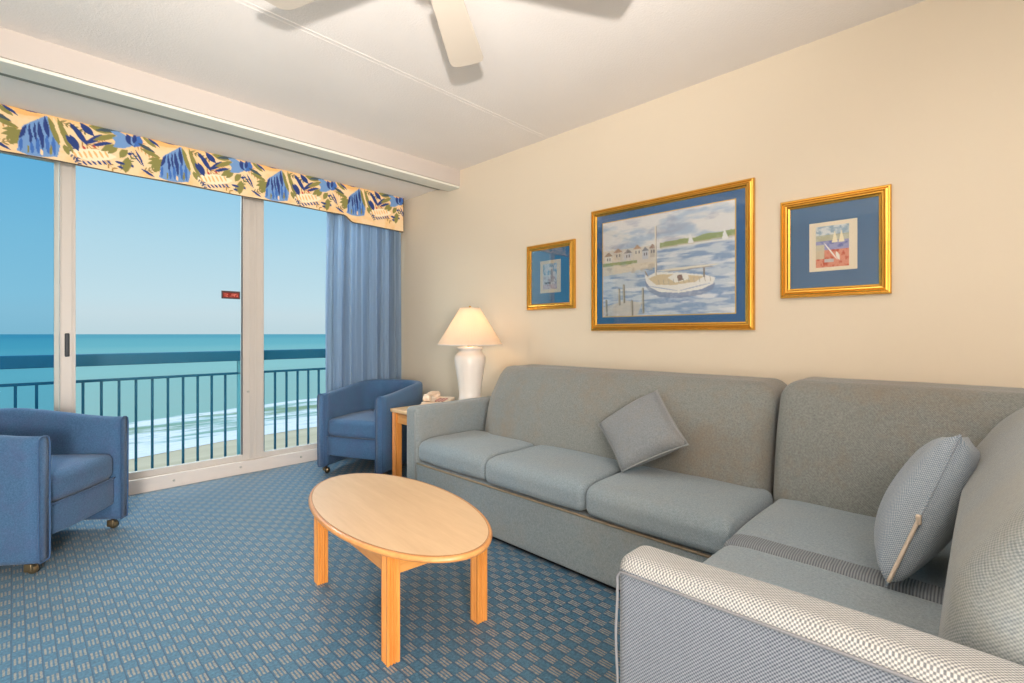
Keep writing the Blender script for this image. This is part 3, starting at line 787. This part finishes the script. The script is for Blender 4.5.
def lamp():
    cx,cy=2.447,2.828
    r=thing('table_lamp','white ceramic ginger jar table lamp with cone shade on the end table','lamp',(cx,cy,TZ))
    z=lambda v: v
    prof=[(.0,TZ),(.092,TZ),(.094,TZ+.010),(.084,TZ+.022),(.083,TZ+.055),(.088,TZ+.060),(.088,TZ+.075),(.083,TZ+.080),(.085,TZ+.13),(.094,TZ+.21),(.106,TZ+.28),(.116,TZ+.34),(.119,TZ+.375),(.114,TZ+.40),(.100,TZ+.417),(.086,TZ+.430),(.084,TZ+.442),(.098,TZ+.450),(.100,TZ+.458),(.096,TZ+.465),(.06,TZ+.468),(.0,TZ+.468)]
    def fl_(a,z):
        t=(z-TZ-.08)/.3
        return 1+(.010*math.cos(a*12+t*3)*max(0,1-abs(t-.55)*1.5) if 0<t<1.1 else 0)
    bm=lathe(bmesh.new(),prof[1:-1],cx,cy,64,fl_); link('ceramic_base',bm,'ceramic',r)
    bm=bmesh.new(); lathe(bm,[(.02,TZ+.466),(.022,TZ+.475),(.012,TZ+.485),(.012,TZ+.55),(.018,TZ+.56),(.018,TZ+.60)],cx,cy,20); link('lamp_socket',bm,'brass',r)
    bm=bmesh.new(); tube(bm,[(cx+.012+.055*math.sin(PI*k/16)*1.0,cy,TZ+.50+.245*k/16) for k in range(17)],.002,6); tube(bm,[(cx-.012-.055*math.sin(PI*k/16),cy,TZ+.50+.245*k/16) for k in range(17)],.002,6)
    box(bm,cx-.014,cx+.014,cy-.003,cy+.003,TZ+.742,TZ+.748)
    link('harp',bm,'brass',r)
    bm=bmesh.new(); bmesh.ops.create_uvsphere(bm,u_segments=20,v_segments=14,radius=.030,matrix=Matrix.Translation((cx,cy,TZ+.64))); link('bulb',bm,'bulb',r)
    # shade: pleated cone, open both ends
    bm=bmesh.new(); n=180
    pr=[(.246,TZ+.483),(.242,TZ+.492),(.080,TZ+.755),(.078,TZ+.765)]
    def pl(a,z): return 1+.006*math.cos(a*60)
    lathe(bm,[pr[0],pr[1]]+[(.242+(.080-.242)*k/8,TZ+.492+.263*k/8) for k in range(1,9)]+[pr[3]],cx,cy,n,pl,cap=False)
    bmesh.ops.solidify(bm,geom=bm.faces[:],thickness=.0012)
    link('lamp_shade',bm,'shade',r)
    bm=bmesh.new(); tube(bm,[(cx+.2465*math.cos(2*PI*k/72),cy+.2465*math.sin(2*PI*k/72),TZ+.484) for k in range(72)],.0035,6,True); link('shade_trim',bm,'ceramic',r)
    bm=bmesh.new(); lathe(bm,[(.004,TZ+.748),(.004,TZ+.760),(.010,TZ+.765),(.010,TZ+.775),(.004,TZ+.782)],cx,cy,14)
    for k in range(3):
        a=2*PI*k/3; tube(bm,[(cx,cy,TZ+.756),(cx+.079*math.cos(a),cy+.079*math.sin(a),TZ+.756)],.0015,6)
    link('finial',bm,'brass',r)
    L=bpy.data.lights.new('lamp_glow','POINT'); L.energy=4.0; L.color=(1,.76,.48); L.shadow_soft_size=.03
    o=bpy.data.objects.new('lamp_glow',L); COL.objects.link(o); o.parent=r; o.location=(0,0,.575)
lamp()
def phone():
    cx,cy=2.33,3.07
    r=thing('telephone','cream desk telephone lying on the end table beside the lamp','telephone',(cx,cy,TZ),math.radians(-60))
    def wedge(P,d):
        z=P.z
        if z>.02: z=.02+(z-.02)*(.45+.55*(d.y/.11+1)/2)
        return (P.x,P.y,z)
    link('body',RB(-.10,.10,-.11,.11,0.0,.065,.014,3,6,fn=wedge),'phone',r,local=True)
    bm=bmesh.new()
    pts=[]
    for k in range(17):
        t=k/16; y=-.105+.21*t; z=.080+.020*math.sin(PI*t)
        pts.append((-.055,y,z))
    tube(bm,pts,lambda t:.016+.012*abs(2*t-1)**3,12)
    rbox(bm,-.085,-.025,-.115,-.06,.050,.088,.014,3,3); rbox(bm,-.085,-.025,.06,.115,.055,.092,.014,3,3)
    link('handset',bm,'phone',r,local=True)
    bm=bmesh.new()
    for i in range(3):
        for j in range(4):
            x=.01+.026*i; y=-.07+.030*j; z=.046+.018*(y/.11+1)/2
            rbox(bm,x-.008,x+.008,y-.007,y+.007,z-.005,z+.006,.003,1,1)
    link('keypad',bm,'phonekey',r,local=True)
    bm=bmesh.new(); pts=[]
    for k in range(160):
        t=k/159; a=t*2*PI*20
        bx=-.09-.02*math.sin(PI*t); by=-.11+.0*t; 
        pts.append((-.105-.030*math.sin(PI*t)+.0055*math.cos(a),-.09+.15*t,.009+.0055*math.sin(a)))
    tube(bm,pts,.0018,5); link('coiled_cord',bm,'phone',r,local=True)
phone()
# ---------------------------------------------------------------- armchairs
def armchair(label,loc,rz):
    r=thing('armchair',label,'chair',loc,rz,'blue tub armchairs')
    # plan path of the wrap-round shell, front left -> back -> front right (outer line)
    outer=[];N=14
    W=.306; yf=-.33
    def path(off):
        P=[]
        w=W-off
        for k in range(9): P.append((-w-.012*math.sin(PI*k/8*.5),yf+(.50)*k/8))
        R=.235-off*.4
        cx0,cy0=-(w+.012)+R,yf+.50
        for k in range(1,10):
            a=PI-(PI/2)*k/9; P.append((cx0+R*math.cos(a),cy0+(R+ (off*-.6))*math.sin(a)))
        M_=[(-x,y) for x,y in reversed(P)]
        xe=P[-1][0]; 
        mid=[(xe+(-2*xe)*k/5,P[-1][1]+.012*math.sin(PI*k/5)) for k in range(1,5)]
        return P+mid+M_
    th=.064
    O=path(0);I=path(th)
    n=len(O)
    def ztop(k):
        y=O[k][1]; t=(y-yf)/.66; t=max(0,min(1,t)); return .640+.062*(t*t*(3-2*t))
    bm=bmesh.new(); secs=[]
    zb=.062
    for k in range(n):
        o=Vector(O[k]);i_=Vector(I[k]); m=(o+i_)/2; h=(o-i_)/2; zt=ztop(k); hh=h.length; 
        sec=[]
        flare=1.0
        pts=[(-1,zb+.02),(-1,.25),(-1,zt-.10),(-1,zt-.03),(-.85,zt-.010),(-.45,zt),(0,zt+.003),(.5,zt),(.9,zt-.010),(1.02,zt-.03),(1.02,zt-.10),(1.0,.45),(.97,.25),(.90,zb+.02),(.80,zb),(-.9,zb)]
        for s,z in pts:
            p=m+h*s; sec.append(bm.verts.new((p.x,p.y,z)))
        secs.append(sec)
    ns=len(secs[0])
    for A_,B_ in zip(secs,secs[1:]):
        for k in range(ns): bm.faces.new((A_[k],A_[(k+1)%ns],B_[(k+1)%ns],B_[k]))
    bm.faces.new(secs[0]); bm.faces.new(secs[-1])
    sh=link('upholstered_shell',bm,'chairblue',r,local=True)
    # piping around both front faces and the top line
    for ring in (0,-1):
        bm=bmesh.new(); s0=[Vector(v) for v in ()]
        o=Vector(O[ring]);i_=Vector(I[ring]);m=(o+i_)/2;h=(o-i_)/2;zt=ztop(ring if ring==0 else n-1)
        pts=[(-1,zb+.02),(-1,.25),(-1,zt-.10),(-1,zt-.03),(-.85,zt-.010),(-.45,zt),(0,zt+.003),(.5,zt),(.9,zt-.010),(1.02,zt-.03),(1.02,zt-.10),(1.0,.45),(.97,.25),(.90,zb+.02),(.80,zb),(-.9,zb)]
        P=[]
        for (s,z) in pts:
            p=m+h*s; P.append((p.x,p.y-.002,z))
        tube(bm,P,.0042,6,True); link('piping',bm,'chairbluedk',r,local=True)
    # seat deck with front rail and cushion
    def crown(P,d):
        z=P.z
        if z>.36: z+=.016*max(0,1-(d.x/.26)**2)*max(0,1-(d.y/.30)**2)
        y=P.y
        if y<-.2: y-=.018*max(0,1-(d.x/.26)**2)
        return (P.x,y,z)
    link('seat_base',RB(-W+th+.002,W-th-.002,-.300,.24,.150,.300,.012,2,6,fn=lambda P,d:(P.x,P.y-(.016*max(0,1-(P.x/.25)**2) if P.y<-.2 else 0),P.z)),'chairblue',r,local=True)
    link('seat_cushion',RB(-W+th+.003,W-th-.003,-.305,.245,.302,.442,.040,4,10,fn=crown),'chairblue',r,local=True)
    bm=bmesh.new(); tube(bm,[(x,-.303-.016*max(0,1-(x/.25)**2),.301) for x in np.linspace(-W+th+.004,W-th-.004,18)],.0045,6); link('piping',bm,'chairbluedk',r,local=True)
    link('dust_cover',B(-W+.06,W-.06,-.26,.28,.135,.154),'dark_under',r,smooth=False,local=True)
    for sx,sy in ((-1,-.275),(1,-.275),(-1,.22),(1,.22)):
        cxx=sx*.268; 
        bm=bmesh.new()
        bmesh.ops.create_uvsphere(bm,u_segments=16,v_segments=10,radius=.024,matrix=Matrix.Translation((cxx+.008,sy,.024)))
        bmesh.ops.create_cone(bm,cap_ends=True,segments=14,radius1=.010,radius2=.010,depth=.03,matrix=Matrix.Translation((cxx,sy,.062)))
        rbox(bm,cxx-.026,cxx-.010,sy-.018,sy+.018,.018,.056,.006,2,2)
        cs=link('caster',bm,'caster',r,local=True)
        bm=bmesh.new(); bmesh.ops.create_cone(bm,cap_ends=True,segments=18,radius1=.0245,radius2=.0245,depth=.006,matrix=Matrix.Translation((cxx+.012,sy,.0245))@Matrix.Rotation(PI/2,4,'Y'))
        c2=link('wheel_tread',bm,'rubber',cs,local=True)
    return r
armchair('blue tub armchair on casters at the left, in front of the glass doors',(.022,3.567,0),math.radians(50.6))
armchair('blue tub armchair on casters in the corner by the curtain',(2.130,3.678,0),math.radians(-66))
# ---------------------------------------------------------------- sofas
def lumps(a,seed):
    def f(P,d): 
        return a*(math.sin(P.x*17+seed)+math.sin(P.y*13+seed*2.1)+.6*math.sin((P.x+P.y)*31+seed))
    return f
def cushion(x0,x1,y0,y1,z0,z1,r,puff,seed,front='x-'):
    L=lumps(.0012,seed); hx=(x1-x0)/2;hy=(y1-y0)/2; zc=(z0+z1)/2
    def fn(P,d):
        cx_=max(0,1-(d.x/hx)**2); cy_=max(0,1-(d.y/hy)**2)
        z=P.z+puff*(cx_**.6)*(cy_**.6)*max(0,min(1,(d.z+.03)/.07))+L(P,d)
        x=P.x;y=P.y
        if front=='x-' and d.x<0:
            k=max(0,(-d.x/hx-.70)/.30); x-=.014*cy_**.5*min(1,k*2); z-=.020*k**1.5*max(0,min(1,(d.z+.03)/.06))
        if front=='y+' and d.y>0:
            k=max(0,(d.y/hy-.70)/.30); y+=.010*cx_**.5*min(1,k*2); z-=.012*k**1.5*max(0,min(1,(d.z+.03)/.06))
        return (x,y,z)
    return RB(x0,x1,y0,y1,z0,z1,r,4,12,fn=fn)
def backx(y0,y1,zt,r,seed,xf=2.225,endtaper=0):
    L=lumps(.0012,seed); hy=(y1-y0)/2; x1=2.70
    def fn(P,d):
        f=(x1-P.x)/(x1-xf); z=P.z
        lean=(.30*max(0,z-.46)+.30*max(0,z-.70))*max(0,min(1,f))**1.0
        bul=-.012*max(0,1-(d.y/hy)**4)*math.sin(PI*max(0,min(1,(z-.40)/.5)))*(1 if f>.6 else 0)
        x=P.x+lean*.75+bul; y=P.y
        if endtaper and d.y>hy-.26:
            q=(d.y-hy+.26)/.26
            x+=.17*q*q*max(0,min(1,f))
            if z>.62: k=min(1,(z-.62)/.28); y-=endtaper*k*q; z-=.03*k*q*q
        return (x,y,z+L(P,d)*.6*(1 if z>.5 else 0))
    return RB(xf,x1,y0,y1,.30,zt,r,6,12,fn=fn)
def base_mesh(*bxs):
    bm=bmesh.new()
    for b in bxs: rbox(bm,*b,.012,2,6)
    return bm
M['wornpiping']=plain('worn_tan_piping',(146,128,104),.85,var=.25,nscale=24)
sofa=thing('sofa','grey tweed three cushion sofa with left arm, along the picture wall','sofa',(2.25,1.65,0))
link('base',base_mesh((1.800,2.66,.64,2.60,.028,.302)),'tweed_base',sofa)
link('dust_cover',B(1.83,2.64,.66,2.64,.006,.03),'dark_under',sofa,smooth=False)
def armfn(P,d): return (P.x,P.y+.004*math.sin(P.x*9),P.z)
link('arm',RB(1.795,2.68,2.598,2.725,.022,.648,.032,4,8,fn=armfn),'tweed_base',sofa)
for i,(a,b_,x0,z1) in enumerate(((1.958,2.592,1.800,.445),(1.290,1.950,1.782,.450),(.645,1.282,1.775,.450))):
    link('seat_cushion',cushion(x0,2.29,a,b_,.312,z1,.038,.015,i*2.3),'tweed_seat',sofa)
link('backrest',backx(.672,2.585,.900,.085,1.0,endtaper=.06),'tweed_back',sofa)
# piping along the lower edge of the base lip and the arm's front face
bm=bmesh.new(); tube(bm,[(1.799,y,.296) for y in np.linspace(.66,2.59,20)],.006,6); link('piping',bm,'wornpiping',sofa)
bm=bmesh.new(); tube(bm,[(1.796,2.612,z) for z in np.linspace(.03,.62,12)],.0035,6); link('piping',bm,'pipinggrey',sofa)
# ---- corner unit with return
cs=thing('corner_sofa','nearer L-shaped corner sofa section with basket weave arm in the foreground','sofa',(1.8,.2,0))
bm=bmesh.new()
rbox(bm,.93,2.66,-.62,.588,.028,.302,.012,2,8)
link('base',bm,'tweed_base',cs)
link('dust_cover',B(.95,2.62,-.60,.57,.006,.03),'dark_under',cs,smooth=False)
def nearArm(P,d):
    y=P.y; x=P.x; z=P.z
    z+=.004*math.sin(P.y*7+1)*(1 if z>.4 else 0)
    return (x,y,z)
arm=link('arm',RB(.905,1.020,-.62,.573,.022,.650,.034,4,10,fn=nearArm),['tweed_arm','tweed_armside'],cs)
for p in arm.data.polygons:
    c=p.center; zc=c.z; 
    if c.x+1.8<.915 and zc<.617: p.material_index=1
bm=bmesh.new()
def armz(y): return .618+.004*math.sin(y*7+1)
tube(bm,[(.9035,y,armz(y)) for y in np.linspace(-.6,.555,40)]+[(.9065,.566,.600)]+[(.9075,.568+.002*math.sin(z*30),z) for z in np.linspace(.59,.04,30)],.0032,7)
link('piping',bm,'piping',cs)
link('seat_cushion',cushion(1.025,1.628,.0,.612,.312,.452,.040,.010,4.4,'y+'),'tweed_seat',cs)
def cornerc(P,d): return P
cc=link('seat_cushion',cushion(1.640,2.285,.0,.634,.312,.440,.045,.008,6.1,'y+'),'tweed_seat',cs)
cc.data.materials.append(M['rib'])
for p in cc.data.polygons:
    if p.center.x+1.8<1.712 and p.center.z>.36: p.material_index=1
link('backrest',backx(-.62,.655,.918,.085,2.5),'tweed_back',cs)
def backy(x0,x1,zt,r,seed,yf=.068):
    L=lumps(.0012,seed); hx=(x1-x0)/2; y0=-.40
    def fn(P,d):
        f=(P.y-y0)/(yf-y0); z=P.z
        lean=(.14*max(0,z-.46)+.42*max(0,z-.72))*max(0,min(1,f))
        bul=.010*max(0,1-(d.x/hx)**4)*math.sin(PI*max(0,min(1,(z-.40)/.5)))*(1 if f>.6 else 0)
        return (P.x,P.y-lean+bul,z+L(P,d)*.6*(1 if z>.5 else 0))
    return RB(x0,x1,y0,yf,.30,zt,r,6,12,fn=fn)
link('backrest',backy(1.022,2.30,.922,.11,3.1),'tweed_ret',cs)
# ---------------------------------------------------------------- throw pillows
def pillow(corners,thick,mat,parent,n=18,pinch=.06,seed=0,ny=None):
    """corners: bl,br,tr,tl (Vectors). Puffed square with pinched sides."""
    bl,br,tr,tl=[Vector(c) for c in corners]
    nrm=(br-bl).cross(tl-bl).normalized()
    bm=bmesh.new(); S={}
    for side in (1,-1):
        for i in range(n+1):
            for j in range(n+1):
                u=i/n;v=j/n
                edge=(i in (0,n) or j in (0,n))
                if side==-1 and edge: S[(side,i,j)]=S[(1,i,j)]; continue
                uu=2*u-1;vv=2*v-1
                ub=uu*(1-pinch*(1-vv*vv)*abs(uu)**2); vb=vv*(1-pinch*(1-uu*uu)*abs(vv)**2)
                a=(ub+1)/2;b_=(vb+1)/2
                p=bl*(1-a)*(1-b_)+br*a*(1-b_)+tr*a*b_+tl*(1-a)*b_
                h=thick/2*((1-uu**2)**.5*(1-vv**2)**.5)**.8 if not edge else 0
                h*=1+.05*math.sin(u*9+seed)*math.sin(v*7+seed)
                S[(side,i,j)]=bm.verts.new(p+nrm*h*side)
    for side in (1,-1):
        for i in range(n):
            for j in range(n):
                f=[S[(side,i,j)],S[(side,i+1,j)],S[(side,i+1,j+1)],S[(side,i,j+1)]]
                bm.faces.new(f if side==1 else f[::-1])
    return bm,nrm
def pill_axes(c):
    a=(Vector(c[1])-Vector(c[0])).normalized(); n=a.cross(Vector(c[3])-Vector(c[0])).normalized(); b=n.cross(a)
    return np.array([[a.x,b.x,n.x],[a.y,b.y,n.y],[a.z,b.z,n.z]])
p1=thing('throw_pillow','plain grey square pillow standing on its corner against the long sofa back','pillow',(2.07,1.22,.47),0,'throw pillows on the sofas')
c=[(2.005,1.225,.472),(2.11,.950,.625),(2.325,1.212,.832),(2.20,1.490,.632)]
bm,nr=pillow(c,.15,'tweed_cush',p1,pinch=.05,seed=2)
link('cover',bm,'tweed_cush',p1,uvm=pill_axes(c))
bm=bmesh.new()
def pinchpath(c,a,b_,n=16,pinch=.05):
    out=[]
    A_,B_=Vector(c[a]),Vector(c[b_]); ctr=sum((Vector(q) for q in c),Vector())/4
    for k in range(n+1):
        t=k/n; p=A_.lerp(B_,t); s=pinch*(1-(2*t-1)**2); m_=A_.lerp(B_,.5); out.append(p+(ctr-m_)*s)
    return out
tube(bm,pinchpath(c,0,1)+pinchpath(c,1,2)[1:]+pinchpath(c,2,3)[1:]+pinchpath(c,3,0)[1:-1],.0035,6,True)
link('seam_cord',bm,'pipinggrey',p1)
p2=thing('throw_pillow','blue grey woven pillow with open zip, leaning on the right-hand backrest','pillow',(1.8,.17,.46),0,'throw pillows on the sofas')
c2=[(1.570,.182,.468),(1.94,.215,.462),(2.09,.035,.800),(1.740,.045,.855)]
bm,nr=pillow(c2,.17,'tweed_pillow',p2,pinch=.07,seed=5,n=20)
link('cover',bm,'tweed_pillow',p2,uvm=pill_axes(c2))
pth=pinchpath(c2,3,0,30,.07)
bm=bmesh.new(); tube(bm,pth,.003,6); link('seam_cord',bm,'tweed_pillow',p2)
bm=bmesh.new(); tube(bm,[p+Vector((-.004,0,0)) for p in pth[17:30]],.005,6)
zp=link('zip',bm,'zip',p2); zp['label']='pale metal zip half open'
q=pth[17]; bm=bmesh.new(); rbox(bm,q.x-.014,q.x-.002,q.y-.006,q.y+.006,q.z-.012,q.z+.014,.003,1,1); link('zip_pull',bm,'zip',zp)
# ---------------------------------------------------------------- ceiling fan
FX,FY,FZ=.876,1.203,2.30
fan=thing('ceiling_fan','white five blade ceiling fan seen at the top edge','ceiling fan',(FX,FY,CZ))
bm=lathe(bmesh.new(),[(.068,CZ),(.068,CZ-.012),(.055,CZ-.030),(.03,CZ-.045)],FX,FY,28); link('canopy',bm,'fanwhite',fan)
bm=lathe(bmesh.new(),[(.013,CZ-.04),(.013,2.395)],FX,FY,16); link('downrod',bm,'fanwhite',fan)
bm=lathe(bmesh.new(),[(.03,2.405),(.09,2.395),(.115,2.37),(.118,2.33),(.110,2.31),(.075,2.295),(.06,2.26),(.045,2.235),(.02,2.23)],FX,FY,36); link('motor_housing',bm,'fanwhite',fan)
def blade_bm(ang):
    bm=bmesh.new(); r0,r1=.20,.665
    out=[]
    w0,w1=.052,.073
    L=[(r0,-w0),(r1-.035,-w1),(r1-.012,-w1+.008),(r1-.002,-w1+.028),(r1,0),(r1-.002,w1-.028),(r1-.012,w1-.008),(r1-.035,w1),(r0,w0),(r0-.012,w0-.02),(r0-.012,-w0+.02)]
    pitch=math.radians(-9)
    mt=Matrix.Translation((FX,FY,FZ))@Matrix.Rotation(ang,4,'Z')@Matrix.Rotation(pitch,4,'X')
    prism(bm,L,-.003,.003); bmesh.ops.transform(bm,matrix=mt,verts=bm.verts[:]); return bm
for k in range(5):
    a=math.radians(39+72*k)
    bl=link('blade',blade_bm(a),'fanwhite',fan,smooth=False)
    bm=bmesh.new(); tube(bm,[(0.09,0,.03),(.13,0,.012),(.17,0,.006),(.215,0,.006)],.009,8); box(bm,.18,.25,-.035,.035,.0035,.0075,.001)
    bmesh.ops.transform(bm,matrix=Matrix.Translation((FX,FY,FZ))@Matrix.Rotation(a,4,'Z')@Matrix.Rotation(math.radians(-9),4,'X'),verts=bm.verts[:])
    link('blade_bracket',bm,'brass',fan)
# ---------------------------------------------------------------- camera
cam=bpy.data.cameras.new('camera'); co=bpy.data.objects.new('camera',cam); COL.objects.link(co)
co.location=(0,0,1.12); co.rotation_euler=(PI/2,0,-math.atan(500/486.))
cam.sensor_width=36; cam.lens=486/1024*36; cam.shift_y=-7.5/1024; cam.clip_start=.05; cam.clip_end=60000
scene.camera=co
# ---------------------------------------------------------------- light
def area(name,loc,rot,size,e,col,size_y=None):
    L=bpy.data.lights.new(name,'AREA'); L.energy=e; L.color=col; L.size=size
    if size_y: L.shape='RECTANGLE'; L.size_y=size_y
    o=bpy.data.objects.new(name,L); COL.objects.link(o); o.location=loc; o.rotation_euler=rot; return o
# the photographer's flash, tilted up at the ceiling
def spot(name,loc,aim,e,ang,rad,col,blend=1):
    L=bpy.data.lights.new(name,'SPOT'); L.energy=e; L.color=col; L.shadow_soft_size=rad; L.spot_size=math.radians(ang); L.spot_blend=blend
    o=bpy.data.objects.new(name,L); COL.objects.link(o); o.location=loc
    o.rotation_euler=(Vector(aim)-Vector(loc)).to_track_quat('-Z','Y').to_euler(); return o
spot('camera_flash',(0,0,1.455),(.5,.8,2.56),400,108,.035,(1,.97,.95))
# soft fills added out of view to brighten the room
area('rear_fill',(-.6,-1.5,2.50),(0,0,0),1.6,66,(1,1,1))  # unseen overhead fill added for soft ambient light
area('daylight_fill',(.9,4.95,2.66),Vector((0,-.62,-1)).to_track_quat('-Z','Y').to_euler(),3.2,150,(.70,.90,1),.7)  # added blue fill, hidden above the doors, for daylight on the carpet
area('ceiling_fill',(-.9,-.9,.7),Vector((.2,.9,1)).to_track_quat('-Z','Y').to_euler(),1.5,84,(1,1,1))  # added fill facing up, brightens ceiling and walls
spot('far_corner_fill',(-1.0,-2.2,1.3),(1.1,4.2,1.0),640,58,.35,(1,.99,.98))  # added fill spot, lifts the darker far end of the room
sun=bpy.data.lights.new('sun','SUN'); sun.energy=3.1; sun.angle=.01; sun.color=(1,.94,.84)
o=bpy.data.objects.new('sun',sun); COL.objects.link(o); o.rotation_euler=Vector((.35,.75,-.85)).to_track_quat('-Z','Y').to_euler()
w=bpy.data.worlds.new('sky'); scene.world=w; w.use_nodes=True
t=NT(w); bg=t.n['Background']
tc=t.add('ShaderNodeTexCoord'); sp=t.add('ShaderNodeSeparateXYZ'); t.l.new(tc.outputs['Generated'],sp.inputs[0])
wn=noise(t,tc.outputs['Generated'],3,2)
zz=t.math('ADD',t.math('MULTIPLY',sp.outputs[2],1),t.math('MULTIPLY',t.math('SUBTRACT',wn,.5),.01))
sk=t.ramp(t.math('MAXIMUM',zz,0),[(0,s2l((196,218,226))),(.035,s2l((204,224,232))),(.06,s2l((200,226,236))),(.15,s2l((184,220,236))),(.27,s2l((150,206,236))),(.5,s2l((96,172,226))),(1,s2l((70,140,215)))])
t.l.new(sk,bg.inputs[0]); bg.inputs[1].default_value=1.0
scene.view_settings.view_transform='Standard'; scene.view_settings.look='None'; scene.view_settings.gamma=1; scene.view_settings.exposure=0
scene.view_settings.use_curve_mapping=False
